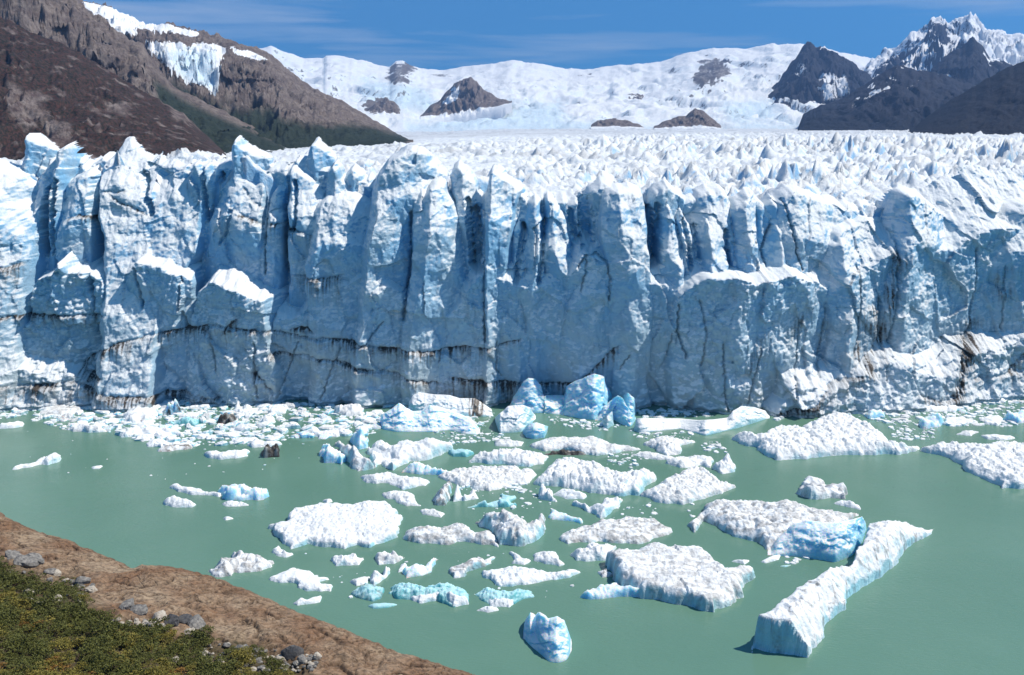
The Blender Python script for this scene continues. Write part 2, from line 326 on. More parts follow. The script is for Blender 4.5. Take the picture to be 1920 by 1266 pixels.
 (-7.0, .0, .3, .3, [(700, 1470, 1500, 1560), (760, 1470, 1500, 1580)], [(1450, 764), (1475, 735), (1510, 728), (1560, 720), (1590, 762)], 1.6, .8),
 (-4.0, .0, .35, .35, [(610, -20, 30, 80), (760, -30, 30, 90)], [(-40, 680), (-10, 630), (20, 610), (60, 604), (82, 640), (96, 720)], 2.5, 1.0),
]
# random second row of spires behind the named ones
rng = random.Random(11)
ENV = [(-150, 300), (0, 300), (100, 284), (200, 280), (300, 294), (440, 298), (600, 296), (700, 318), (800, 338), (950, 348), (1100, 356), (1250, 364), (1400, 374), (1550, 380), (1700, 384), (1920, 398), (2080, 400)]
SER.append((11.5, .12, .02, .02, [(250, -400, 900, 2400), (760, -400, 900, 2400)], [(p[0], p[1] + 16 + rng.uniform(-8, 12)) for p in [(u_, float(np.interp(u_, [q[0] for q in ENV], [q[1] for q in ENV]))) for u_ in range(-150, 2081, 22)]], 2.0, .25))
_u = -140.0
while _u < 2060:
    w = rng.uniform(16, 42); e = float(np.interp(_u, [p[0] for p in ENV], [p[1] for p in ENV])) + rng.uniform(-4, 26)
    SER.append((rng.uniform(11, 20), .1, rng.uniform(.5, 1.0), rng.uniform(.4, .8), [(e, _u - w * .3, _u, _u + w * .35), (e + 120, _u - w * .7, _u, _u + w * .9)],
                [(_u - w, e + 44), (_u - w * .4, e + 12), (_u - w * .1, e), (_u + w * .2, e + 7), (_u + w * .6, e + 20), (_u + w * 1.1, e + 46)], 1.8, 0))
    _u += w * rng.uniform(.8, 1.4)

XL, XR = float(_bx[0]) + 4, float(_bx[-1]) - 4
NX, NZ, ZT = 1340, 356, 74.0
gx = np.linspace(XL, XR, NX); gz = np.linspace(-1.5, ZT, NZ)
X, Z = np.meshgrid(gx, gz)
wx = X + 1.0 * fbm(X / 9, Z / 14, 3, 1) + 0.18 * fbm(X / 2.2, Z / 2.8, 3, 2)
wz = Z + 1.2 * fbm(X / 11, Z / 9, 3, 3) + 0.24 * fbm(X / 2.0, Z / 2.4, 3, 4)
D = np.full(X.shape, 60.0); OV = np.zeros(X.shape); LAB = np.zeros(X.shape, np.int32); RUB = np.zeros(X.shape)
for k, (y0, lean, al, ar, rows, top, tk, rub) in enumerate(SER):
    tu = np.array(top, float); tX, tZ = wall_pt(tu[:, 0], tu[:, 1], y0)
    rr = np.array(rows, float)
    cols = [wall_pt(rr[:, j], rr[:, 0], y0) for j in (1, 2, 3)]
    rz = cols[1][1]; o = np.argsort(rz)
    xl, xm, xr = (np.interp(wz, rz[o], c[0][o]) for c in cols)
    zt = np.interp(wx, tX, tZ) - (1.3 if k and rub < .5 else 0.0)
    zt = zt - 2.6 * np.maximum(0, tX[0] - wx) - 2.6 * np.maximum(0, wx - tX[-1])
    d = y0 + lean * (wz - 40 if y0 > -2 or lean < .2 else wz - tZ.mean())
    pil = k > 0 and rub < .5 and y0 > -6
    if pil and y0 < 8: d = d + .55 * np.maximum(0, wz - zt + 12.0)
    gl, gr = (1.5, 1.45) if pil else (1.0, 1.0)
    d = d + gl * al * np.maximum(0, xm - wx) + gr * ar * np.maximum(0, wx - xm)
    steep = 4.5 if pil else 2.4
    d = d + steep * np.maximum(0, xl - wx) + steep * np.maximum(0, wx - xr)
    over = np.maximum(0, wz - zt)
    d = d + (0.9 * over + 2.6 * np.maximum(0, over - 1.0) if pil else tk * over)
    near = np.exp(-((wz - zt) / 3.0) ** 2)
    if rub: d = d - rub * (1.6 * lumps(X / 2.6 + k * 7.3, Z / 2.2, 31 + k) + 0.9 * lumps(X / 1.2, Z / 1.1 + k, 51)) * (0.35 + 0.65 * near)
    hit = d < D
    D = np.where(hit, d, D); OV = np.where(hit, over if pil else 0.0, OV); LAB[hit] = k; RUB = np.where(hit, rub, RUB)
# dark slots and cracks cut into the ice: polyline, half width, depth (metres)
CUT = [
 ([(232, 330), (240, 346), (250, 374), (266, 404)], 1.0, 4.0), ([(58, 360), (60, 420), (62, 480)], 1.3, 5.0), ([(78, 340), (80, 420), (82, 480)], .8, 4.0),
 ([(150, 340), (160, 400), (172, 470), (182, 540)], 1.0, 3.5), ([(355, 330), (360, 390), (366, 420)], .8, 4.0), ([(385, 330), (378, 380), (368, 420)], .7, 4.0),
 ([(475, 330), (482, 390), (484, 440), (486, 520)], .35, 1.6), ([(536, 345), (542, 380), (546, 420), (541, 436)], .7, 3.0), ([(520, 350), (520, 430), (522, 520)], .3, 1.2),
 ([(418, 400), (412, 440), (398, 462)], .6, 1.8), ([(768, 400), (770, 470), (762, 560), (758, 600)], .7, 2.6), ([(888, 400), (892, 450), (894, 505)], 1.6, 6.0),
 ([(874, 380), (880, 450), (884, 500)], .9, 4.0), ([(907, 400), (908, 470), (908, 560), (910, 640)], .35, 1.6), ([(932, 640), (930, 690), (938, 705)], .25, .8),
 ([(984, 430), (975, 480), (968, 530)], 1.0, 3.5), ([(1020, 420), (1016, 480), (1010, 530)], .8, 3.0), ([(1100, 380), (1102, 420), (1104, 462)], 2.2, 5.0), ([(1075, 400), (1078, 430), (1086, 456)], 1.2, 3.5),
 ([(1085, 500), (1098, 482), (1118, 476), (1136, 490), (1144, 520), (1142, 560)], .3, 1.2), ([(1100, 480), (1098, 510), (1088, 545)], .25, .9),
 ([(1228, 400), (1232, 450), (1230, 500)], 1.4, 6.0), ([(1244, 390), (1243, 440), (1240, 500)], 1.0, 4.0), ([(1292, 420), (1300, 470), (1300, 510)], .9, 3.5), ([(1318, 430), (1320, 490)], .6, 2.5),
 ([(1376, 440), (1376, 480), (1380, 512)], 1.0, 4.0), ([(1442, 412), (1434, 450), (1430, 462)], .3, 1.3), ([(1470, 432), (1458, 455), (1450, 480), (1454, 512)], .45, 1.8), ([(1495, 380), (1502, 420), (1508, 480), (1518, 512)], .35, 1.5),
 ([(1612, 500), (1612, 560), (1606, 620), (1594, 660)], .3, 1.2), ([(1690, 440), (1688, 490), (1680, 560), (1664, 640)], .5, 1.6), ([(1842, 470), (1838, 540), (1822, 620), (1790, 660), (1770, 720)], .45, 1.3),
 ([(1270, 570), (1268, 620), (1284, 665)], .35, 1.4), ([(1180, 660), (1160, 690)], .2, .7), ([(1350, 640), (1352, 720), (1358, 760)], .3, 1.0), ([(1310, 560), (1320, 620), (1310, 680)], .3, .8),
 ([(262, 500), (270, 540), (276, 572)], .45, 1.6), ([(180, 520), (188, 570), (190, 620)], .35, 1.3), ([(340, 520), (340, 580), (352, 610)], .4, 1.4), ([(398, 610), (405, 640), (414, 690)], .3, 1.0),
 ([(485, 640), (486, 690), (490, 740)], .35, 1.2), ([(560, 640), (540, 690), (524, 742)], .25, .8), ([(640, 650), (620, 700), (606, 745)], .25, .8), ([(720, 600), (690, 640), (672, 650)], .3, .9),
 ([(1420, 650), (1410, 700), (1396, 750)], .3, .9), ([(1500, 600), (1490, 680), (1476, 740)], .3, 1.0), ([(1555, 580), (1545, 640), (1530, 700)], .35, 1.1), ([(1650, 560), (1652, 640), (1640, 700)], .3, .9), ([(1890, 500), (1884, 560), (1880, 620)], .2, .7),
]
# dirt layers: polyline, how far the streaks run down (m), strength
DIRT = [
 ([(165, 690), (172, 668), (200, 650), (245, 632), (290, 622), (350, 612), (400, 605)], 3.2, 1.0), ([(165, 672), (190, 690), (225, 688)], 4.0, .8), ([(400, 605), (440, 606), (480, 614), (530, 622), (580, 632), (620, 636)], 2.2, .7),
 ([(600, 630), (680, 640), (740, 650), (800, 656), (860, 652), (925, 650)], 2.6, .95), ([(925, 650), (960, 640), (980, 636)], 1.3, .8), ([(20, 586), (100, 586), (215, 584)], 2.6, .75), ([(540, 520), (590, 524), (640, 518)], 6.5, .65),
 ([(640, 680), (720, 690), (780, 706), (850, 724)], 2.4, .8), ([(840, 710), (900, 712), (960, 716), (1010, 722), (1060, 718), (1085, 715)], 5.5, 1.0), ([(1085, 715), (1110, 690), (1140, 662), (1160, 646)], 3.4, .9), ([(500, 660), (600, 668), (700, 690)], 1.6, .6),
 ([(425, 620), (440, 600), (455, 590)], 4.0, 1.2), ([(545, 616), (575, 612), (590, 624)], 1.6, 1.2), ([(115, 412), (140, 406), (165, 410)], 1.6, .9), ([(170, 362), (200, 364), (216, 360)], .9, .7), ([(182, 368), (205, 382), (240, 398), (262, 410)], 1.1, .7),
 ([(430, 408), (460, 416), (480, 428)], 1.1, .8), ([(484, 426), (520, 424), (560, 440), (580, 448)], 2.6, .7), ([(430, 352), (455, 385), (478, 396)], .9, .6), ([(0, 700), (60, 705), (120, 705), (170, 715)], 8.0, .55), ([(90, 705), (170, 700), (220, 715), (420, 738)], 4.5, .9), ([(0, 500), (20, 500), (50, 490)], 9.0, .55), ([(0, 620), (30, 615)], 5.0, .5),
 ([(1600, 660), (1620, 610), (1640, 570)], 11.0, .55), ([(1610, 690), (1640, 640), (1650, 600)], 7.0, .6), ([(1760, 730), (1785, 680), (1815, 640), (1830, 600)], 7.0, .95), ([(1690, 470), (1670, 560), (1650, 640)], 5.0, .6), ([(1440, 762), (1480, 752), (1515, 744)], 4.5, .9),
 ([(1505, 745), (1545, 705), (1600, 690)], 5.0, .6), ([(1890, 500), (1880, 560)], 6.0, .55), ([(1870, 690), (1900, 660), (1920, 640)], 3.0, .7), ([(1480, 640), (1500, 600), (1530, 560)], 5.0, .4), ([(1400, 690), (1420, 640), (1440, 620)], 5.0, .35), ([(480, 690), (495, 700), (520, 735)], 3.0, .9), ([(1690, 720), (1740, 735), (1770, 720)], 3.0, .6), ([(1800, 700), (1860, 690), (1920, 680)], 3.5, .35),
]
dirt = np.zeros(X.shape)
jx = X + 0.35 * fbm(X / 1.5, Z / 1.5, 3, 71); jz = Z + 0.35 * fbm(X / 1.5, Z / 1.5, 3, 72)
def near_box(P, pad):
    a, b = P.min(0) - pad, P.max(0) + pad
    i0, i1 = np.searchsorted(gx, (a[0], b[0])); j0, j1 = np.searchsorted(gz, (a[1], b[1]))
    return slice(max(j0, 0), j1), slice(max(i0, 0), i1)
for pl, hw, dep in CUT:
    p = np.array(pl, float); px, pz = wall_pt(p[:, 0], p[:, 1], 0.0); P = np.stack([px, pz], 1)
    s = near_box(P, 6.0)
    if D[s].size == 0: continue
    q = seg_dist(jx[s], jz[s], P)
    D[s] += dep * smooth(hw * 1.05, hw * .45, q + .25 * hw * fbm(X[s] / .8, Z[s] / 1.4, 2, 73))
    dirt[s] = np.maximum(dirt[s], 0.30 * np.clip(1 - q / 0.35, 0, 1) * (hw < .5))
streak = np.clip(0.5 + 0.9 * fbm(X / 0.55, Z / 9.0, 4, 81), 0, 1.3)
for pl, run, k in DIRT:
    p = np.array(pl, float); px, pz = wall_pt(p[:, 0], p[:, 1], 0.0); P = np.stack([px, pz], 1)
    s = near_box(P, run * 2 + 2)
    if D[s].size == 0: continue
    if np.ptp(px) > 0.8 * np.ptp(pz):
        o = np.argsort(px); zl = np.interp(jx[s], px[o], pz[o]); below = zl - jz[s]
        ins = smooth(px.min() - .8, px.min() + 1.2, X[s]) * (1 - smooth(px.max() - 1.2, px.max() + .8, X[s]))
        dd = ins * np.where(below > 0, np.exp(-below / (0.55 * run * (0.25 + streak[s]))), np.exp(-(below / 0.16) ** 2))
        D[s] += 0.45 * ins * np.exp(-(below / 0.45) ** 2)
        D[s] -= 0.5 * ins * smooth(0.0, 0.9, below) * np.exp(-below / 5)
    else:
        o = np.argsort(pz); xl = np.interp(jz[s], pz[o], px[o]); side = np.abs(jx[s] - xl)
        ins = smooth(pz.min() - run * .5, pz.min() + 1, Z[s]) * (1 - smooth(pz.max() - 2, pz.max() + 1, Z[s]))
        dd = ins * np.exp(-side / (0.34 * run)) * (0.3 + streak[s])
    dirt[s] = np.maximum(dirt[s], k * np.clip(dd, 0, 1) * (0.45 + 0.75 * np.clip(streak[s], 0, 1)) * np.clip(1.15 + .9 * fbm(X[s] / 7, Z[s] / 7, 3, 83), .25, 1.6))
# fractured relief of the ice itself
amp = 1.0 + 0.8 * RUB
D += amp * (0.8 * fbm(X / 7, Z / 10, 4, 5) + 1.25 * chips((wx + .25 * wz) / 8.5, wz / 13.0, 6, 0.9, 0.9) + 0.36 * chips(wx / 2.5, wz / 3.9, 8, 0.9, 0.6))
D += 0.5 * (1 - ridged(X / 5.0 + 0.1 * Z / 5, Z / 26.0, 3, 9)) * 0.5
D += 0.16 * amp * fbm(X / 0.9, Z / 1.1, 3, 10)
for _ in range(3):                                                # ease the stretched tops
    st = np.abs(np.gradient(D, axis=0)) > .42
    Db = D.copy(); Db[1:-1, 1:-1] = (D[1:-1, 1:-1] * 2 + D[:-2, 1:-1] + D[2:, 1:-1] + D[1:-1, :-2] + D[1:-1, 2:]) / 6
    D = np.where(st & (OV > 0), Db, D)
low = smooth(9, 0, Z)
D += 0.5 * low * fbm(X / 3, Z / 2, 3, 12)
D[Z < 0.7] += 0.8                                                # notch melted at the waterline
Yw = W(X) + 0.1 * Z + D
V = np.stack([X, Yw, Z], -1).reshape(-1, 3)
Fw = grid_faces(NZ, NX)
fd = D.reshape(-1)[Fw].max(1)
keep = (fd < 24.0) & ((OV.reshape(-1)[Fw].max(1) < 2.8) | (Z.reshape(-1)[Fw[:, 0]] < 40))
Fw = Fw[keep]; fl = LAB.reshape(-1)[Fw[:, 0]]

glacier = obj('glacier', None, kind='structure')
glacier['label'] = 'broad crevassed glacier with a tall blue-white calving wall across the lake'
counts = np.bincount(fl, minlength=len(SER))
small = [k for k in range(len(SER)) if counts[k] < 260]
fl = np.where(np.isin(fl, small), 0, fl)
for k in range(len(SER)):
    sel = Fw[fl == k]
    if len(sel) == 0: continue
    v2, f2, a2 = compact(V, sel, {'dirt': dirt.reshape(-1)})
    nm = 'ice_wall' if k == 0 else ('rubble_ledge' if SER[k][7] >= .7 else 'serac')
    obj(nm, make_mesh(nm, v2, f2, a2), M_WALL, glacier)

# ------------------------------------------------------------------ the serac field running back from the wall
NC, NR = 880, 560
uu = np.linspace(-170, 2090, NC)
_t = np.linspace(0, 1, NR); _a = np.exp(_t * math.log(5900 / 285.0)) * 285.0; _b = 1 / (1 / 285.0 + _t * (1 / 5900.0 - 1 / 285.0))
rr = 4.0 + .65 * (_a - 285) + .35 * (_b - 285)
tanu = (uu - CX) / F
Y0 = np.array([float(wall_pt(u, 380, 10)[0]) for u in uu]); Yf = W(Y0) + 17.0
FY = Yf[None, :] + rr[:, None]; FX = FY * tanu[None, :] / 0.985
def spires(x, y, s, ang, k1, k2):
    ca, sa = math.cos(ang), math.sin(ang); a = x * ca + y * sa; b = -x * sa + y * ca
    a = a / 1.25
    ai = np.floor(a).astype(np.int64); bi = np.floor(b).astype(np.int64); best = np.full(x.shape, -9.0)
    for i in (-1, 0, 1):
        for j in (-1, 0, 1):
            cx, cy = ai + i, bi + j
            dx = a - cx - .5 - .8 * (_h(cx, cy, 1, s) - .5); dy = b - cy - .5 - .8 * (_h(cx, cy, 2, s) - .5)
            t = (_h(cx, cy, 3, s) - .5) * 1.8; c2, s2 = np.cos(t), np.sin(t)
            p = dx * c2 + dy * s2; q = -dx * s2 + dy * c2
            sk = 0.6 + 0.9 * _h(cx, cy, 5, s)
            h = 0.25 + 0.75 * _h(cx, cy, 4, s) - np.where(p > 0, k1 * sk, k1 / sk) * np.abs(p) - k2 * np.abs(q)
            best = np.maximum(best, h)
    return np.maximum(best, -0.8)
zb = 51 + 4.0 * smooth(300, 1500, FY) + 22.0 * smooth(1000, 6200, FY)
zb -= 14 * smooth(0, -420, FX - 0.0 * FY) * smooth(500, 1300, FY)
zb += 9.0 * smooth(60, -120, FX) * (1 - smooth(320, 520, FY)) + 1.5 * fbm(FX / 90, FY / 90, 3, 41)
zb -= 4.0 * smooth(60, 160, FX) * (1 - smooth(300, 420, FY))
qx = FX + 3 * fbm(FX / 14, FY / 14, 3, 42) + 9 * fbm(FX / 60, FY / 60, 2, 61); qy = FY + 3 * fbm(FX / 14, FY / 14, 3, 43) + 9 * fbm(FX / 60, FY / 60, 2, 62)
near = np.maximum(spires(qx / 13.0, qy / 10, 44, .5, 1.2, 2.3) * 11.0, spires(qx / 6.5, qy / 5.0, 54, .9, 1.0, 2.0) * 5.0 + 1.5 * fbm(qx / 20, qy / 20, 2, 57))
mid = np.maximum(spires(qx / 21, qy / 22, 45, .5, 1.4, 2.4) * 15.0, spires(qx / 9.5, qy / 10, 55, .9, 1.0, 2.0) * 8.0 + 3.5 * fbm(qx / 40, qy / 40, 2, 58))
far = np.maximum(spires(qx / 30, qy / 45, 46, .4, 1.3, 2.0) * 11.0, spires(qx / 14, qy / 20, 56, .8, 1.0, 1.8) * 8.0 + 4 * fbm(qx / 90, qy / 140, 2, 59))
wn_, wf_ = 1 - smooth(480, 800, FY), smooth(1300, 2200, FY)
rel = near * wn_ + mid * (1 - wn_) * (1 - wf_) + far * wf_
calm = 0.5 + 0.5 * smooth(-150, 120, FX - 0.06 * FY + 60 * fbm(FX / 150, FY / 300, 3, 47))
band = 1 - 0.75 * np.exp(-((FY - 2900 - 1.2 * FX) / 700) ** 2)
rel = rel * np.where(FY > 420, calm, 0.8) * band * np.clip(.75 + .9 * fbm(FX / 70, FY / 100, 3, 60), .25, 1.5)
FZ = zb + rel + 0.6 * fbm(FX / 3, FY / 3, 3, 48)
dir_ = 0.35 * np.clip(fbm(FX / 260, FY / 60, 3, 49), 0, 1) * smooth(420, 900, FY) + 0.12 * smooth(2000, 3000, FY)
V = np.stack([FX, FY, FZ], -1)
front = V[0:1].copy(); front[..., 2] = 12.0                       # the field's own broken edge drops into the gaps behind the wall
V = np.concatenate([front, V], 0)
A = np.concatenate([dir_[:1], dir_], 0)
obj('ice_field', make_mesh('ice_field', V.reshape(-1, 3), grid_faces(NR + 1, NC), {'dirt': A.reshape(-1)}), M_FIELD, glacier)
# ------------------------------------------------------------------ mountains
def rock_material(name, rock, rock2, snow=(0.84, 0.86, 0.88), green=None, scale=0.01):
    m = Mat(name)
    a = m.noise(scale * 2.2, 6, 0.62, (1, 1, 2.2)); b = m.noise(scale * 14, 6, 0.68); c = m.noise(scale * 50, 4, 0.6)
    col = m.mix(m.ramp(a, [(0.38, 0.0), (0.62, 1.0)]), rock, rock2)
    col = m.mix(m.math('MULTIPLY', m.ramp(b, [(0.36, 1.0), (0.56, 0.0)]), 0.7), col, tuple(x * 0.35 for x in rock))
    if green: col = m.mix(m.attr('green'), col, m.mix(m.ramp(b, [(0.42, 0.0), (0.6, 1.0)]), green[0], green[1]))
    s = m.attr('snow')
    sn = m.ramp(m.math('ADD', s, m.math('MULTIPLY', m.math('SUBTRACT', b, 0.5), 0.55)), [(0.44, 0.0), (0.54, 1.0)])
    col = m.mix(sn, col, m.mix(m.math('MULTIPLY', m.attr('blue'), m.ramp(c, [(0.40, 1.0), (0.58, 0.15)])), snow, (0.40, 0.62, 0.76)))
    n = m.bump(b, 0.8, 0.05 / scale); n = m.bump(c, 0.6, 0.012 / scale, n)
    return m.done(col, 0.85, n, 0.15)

def mountain(name, crest, foot, d0, d1, mat, nu=240, nt=90, amp=0.10, spur=0.035, seed=1, g=1.0, snow=None, green=None, blue=None, rough=1.0, label=None, dfun=None):
    """relief between a foot line and a crest line: d0 metres away at the foot, d1 at the crest, falling away behind"""
    crest = np.array(crest, float); foot = np.array(foot, float)
    u = np.linspace(crest[0, 0], crest[-1, 0], nu); vc = np.interp(u, crest[:, 0], crest[:, 1]); vf = np.interp(u, foot[:, 0], foot[:, 1])
    vc = vc + rough * 2.2 * fbm(u / 16, u * 0 + seed, 4, seed)
    t = np.concatenate([np.linspace(-0.30, 1, nt), np.linspace(1.05, 1.5, 10)])
    T, U = np.meshgrid(t, u, indexing='ij')
    prof = np.where(T < 0, 6 * T, np.where(T <= 1, np.abs(T) ** g, 1 - 1.1 * (T - 1)))
    Vv = np.where(T < 0, vf[None] - 6 * T * np.maximum(vf - vc, 10)[None], vf[None] + (vc - vf)[None] * prof)
    dist = d0 + (d1 - d0) * T
    x, z = at_y(U, Vv, dist)
    hgt = np.maximum(5.0, (at_y(u, vc, d1)[1] - at_y(u, vf, d0)[1]))[None]
    env = np.clip(T, 0, 1) ** 0.6 * np.clip(1.12 - T, 0.0, 1) * 1.6
    sx = x / (d1 * spur); sy = dist / (d1 * spur)
    wv = fbm(sx * .7, sy * .5, 3, seed + 3)
    r = ridged(sx + .8 * wv, sy * .45 + .5 * wv, 6, seed + 5, 0.58) - 0.7
    dz = amp * hgt * env * r + amp * .25 * hgt * env * fbm(sx * 4, sy * 4, 4, seed + 9)
    dyy = 0.6 * (d1 - d0) * amp * env * fbm(sx * 1.3, z / (d1 * spur) * 2, 3, seed + 11)
    z = z + dz; y = dist + dyy; x = x * (y / dist)
    pu, pv = project(x, y, z)
    gz_, gu_ = np.gradient(z, axis=0), np.gradient(z, axis=1)
    slope = np.abs(gz_) / (np.abs(np.gradient(y, axis=0)) + 1) + np.abs(gu_) / (np.abs(np.gradient(x, axis=1)) + 1)
    slope = slope / (np.median(slope) + 1e-6)
    jit = fbm(sx * 3, sy * 3, 4, seed + 21)
    at = {}
    for nm, fn in (('snow', snow), ('green', green), ('blue', blue)):
        at[nm] = (np.clip(fn(pu, pv, T, slope, jit, r), 0, 1) if fn else np.zeros(x.shape)).reshape(-1)
    V = np.stack([x, y, z], -1).reshape(-1, 3)
    o = obj(name, make_mesh(name, V, grid_faces(len(t), nu), at), mat, kind='structure')
    if label: o['label'] = label
    return o
def patch(polys, soft=10.0, wob=14.0):
    """soft mask of hand drawn patches"""
    def f(pu, pv, T, slope, jit, r):
        m = np.zeros(pu.shape)
        for P in polys: m = np.maximum(m, smooth(-soft, soft, seg_dist(pu + wob * jit, pv + wob * .5 * jit, P, True)))
        return m
    return f
MR_BROWN = rock_material('brown_slope', (0.10, 0.07, 0.065), (0.24, 0.20, 0.18), green=((0.012, 0.015, 0.010), (0.066, 0.030, 0.024)), scale=0.02)
MR_GREY = rock_material('grey_rock', (0.13, 0.10, 0.09), (0.23, 0.19, 0.165), green=((0.016, 0.026, 0.018), (0.03, 0.04, 0.025)), scale=0.01)
MR_SHADED = rock_material('shade_darkened_rock', (0.011, 0.014, 0.027), (0.030, 0.030, 0.040), green=((0.004, 0.006, 0.012), (0.009, 0.011, 0.020)), scale=0.005)  # rock and forest tones darkened and blued to stand in for slope shade
MR_SNOW = rock_material('snowfield', (0.13, 0.11, 0.105), (0.20, 0.17, 0.15), scale=0.004)

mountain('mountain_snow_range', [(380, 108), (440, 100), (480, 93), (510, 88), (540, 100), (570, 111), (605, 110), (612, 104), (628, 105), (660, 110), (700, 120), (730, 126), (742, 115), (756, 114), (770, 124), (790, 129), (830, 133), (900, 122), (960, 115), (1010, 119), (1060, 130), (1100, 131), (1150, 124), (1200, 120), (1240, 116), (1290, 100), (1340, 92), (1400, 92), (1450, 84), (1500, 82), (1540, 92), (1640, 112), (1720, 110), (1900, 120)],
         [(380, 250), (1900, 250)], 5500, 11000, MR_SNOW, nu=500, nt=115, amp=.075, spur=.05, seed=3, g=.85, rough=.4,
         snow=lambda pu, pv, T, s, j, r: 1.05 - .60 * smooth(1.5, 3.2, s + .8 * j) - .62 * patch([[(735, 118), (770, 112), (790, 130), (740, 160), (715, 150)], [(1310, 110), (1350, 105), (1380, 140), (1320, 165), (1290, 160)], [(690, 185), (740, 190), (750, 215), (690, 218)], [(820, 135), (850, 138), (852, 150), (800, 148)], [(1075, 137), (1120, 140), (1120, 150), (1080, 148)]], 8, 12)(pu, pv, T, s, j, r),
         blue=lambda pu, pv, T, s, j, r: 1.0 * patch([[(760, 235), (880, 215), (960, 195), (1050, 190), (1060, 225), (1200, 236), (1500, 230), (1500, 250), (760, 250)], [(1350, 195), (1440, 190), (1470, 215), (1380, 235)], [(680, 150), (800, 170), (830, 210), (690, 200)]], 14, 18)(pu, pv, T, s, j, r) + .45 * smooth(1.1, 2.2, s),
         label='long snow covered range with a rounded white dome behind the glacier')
rockcap = lambda pu, pv, T, s, j, r: .40 * smooth(.2, -.5, r) + .25 * j + smooth(.16, .02, T)
mountain('nunatak', [(788, 217), (806, 200), (822, 190), (845, 166), (862, 152), (880, 146), (890, 150), (905, 165), (930, 183), (960, 190)], [(788, 219), (850, 221), (900, 212), (960, 193)], 6300, 6900, MR_GREY, nu=110, nt=50, amp=.26, spur=.014, seed=31, snow=lambda pu, pv, T, s, j, r: rockcap(pu, pv, T, s, j, r) + patch([[(830, 195), (850, 165), (862, 160), (858, 185), (840, 196)]], 4, 4)(pu, pv, T, s, j, r), label='pointed brown rock peak rising out of the snowfield')
mountain('nunatak_small', [(1108, 236), (1120, 226), (1150, 222), (1180, 228), (1208, 237)], [(1108, 239), (1208, 239)], 5350, 5600, MR_GREY, nu=60, nt=30, amp=.28, spur=.010, seed=33, snow=rockcap, label='low brown rock outcrop at the glacier edge, left of two')
mountain('nunatak_right', [(1226, 238), (1245, 228), (1262, 222), (1285, 218), (1302, 204), (1318, 210), (1335, 222), (1352, 236)], [(1226, 241), (1352, 241)], 5300, 5650, MR_GREY, nu=70, nt=36, amp=.28, spur=.010, seed=35, snow=rockcap, label='knobbly brown rock outcrop at the glacier edge, right of two')
mountain('nunatak_ledge', [(1155, 186), (1175, 176), (1205, 178), (1222, 204)], [(1155, 188), (1190, 196), (1222, 206)], 7800, 8100, MR_GREY, nu=50, nt=24, amp=.28, spur=.010, seed=37, snow=lambda pu, pv, T, s, j, r: .38 + .35 * j + smooth(.2, .02, T), label='thin brown rock band showing through the upper snowfield')
mountain('nunatak_left', [(682, 214), (700, 196), (722, 185), (740, 192), (756, 212)], [(682, 217), (756, 218)], 6350, 6650, MR_GREY, nu=50, nt=30, amp=.28, spur=.010, seed=39, snow=lambda pu, pv, T, s, j, r: .25 + .3 * j + smooth(.2, .02, T), label='rounded grey rock knobs among ice left of the pointed peak')
mountain('mountain_high_peak', [(1560, 150), (1610, 132), (1640, 112), (1660, 95), (1688, 90), (1708, 62), (1730, 52), (1748, 36), (1762, 31), (1776, 48), (1796, 42), (1818, 28), (1832, 40), (1850, 55), (1880, 66), (1920, 70), (2060, 78)], [(1560, 215), (2060, 215)], 7200, 9200, MR_SHADED, nu=260, nt=110, amp=.24, spur=.035, seed=41, g=.9, rough=1.6,
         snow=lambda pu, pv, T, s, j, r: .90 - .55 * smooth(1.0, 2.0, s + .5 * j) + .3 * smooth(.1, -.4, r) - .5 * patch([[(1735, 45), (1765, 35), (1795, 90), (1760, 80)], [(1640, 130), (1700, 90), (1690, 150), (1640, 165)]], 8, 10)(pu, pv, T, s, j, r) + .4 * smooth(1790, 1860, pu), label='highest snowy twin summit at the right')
mountain('mountain_rock_pyramid', [(1408, 214), (1424, 192), (1436, 178), (1455, 160), (1480, 126), (1496, 104), (1508, 86), (1520, 84), (1532, 90), (1546, 86), (1560, 94), (1580, 108), (1600, 118), (1620, 136), (1650, 158), (1690, 195)], [(1408, 204), (1460, 208), (1510, 226), (1600, 230), (1690, 226)], 6700, 7900, MR_SHADED, nu=190, nt=90, amp=.22, spur=.03, seed=43, rough=1.8,
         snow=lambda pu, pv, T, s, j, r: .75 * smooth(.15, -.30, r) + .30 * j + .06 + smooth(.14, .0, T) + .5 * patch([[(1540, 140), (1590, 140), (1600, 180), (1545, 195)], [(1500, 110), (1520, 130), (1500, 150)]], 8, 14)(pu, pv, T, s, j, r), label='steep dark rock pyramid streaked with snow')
mountain('mountain_dark_spire', [(1720, 170), (1752, 125), (1778, 104), (1800, 92), (1824, 71), (1838, 84), (1856, 104), (1890, 120), (1960, 150)], [(1720, 210), (1960, 210)], 5600, 6600, MR_SHADED, nu=130, nt=70, amp=.18, spur=.03, seed=45, rough=1.5,
         snow=lambda pu, pv, T, s, j, r: .60 * smooth(.05, -.4, r) + .25 * j + .5 * patch([[(1755, 135), (1790, 140), (1790, 165), (1760, 155)]], 6, 10)(pu, pv, T, s, j, r), label='dark blue rocky spire below the snowy twin summit')
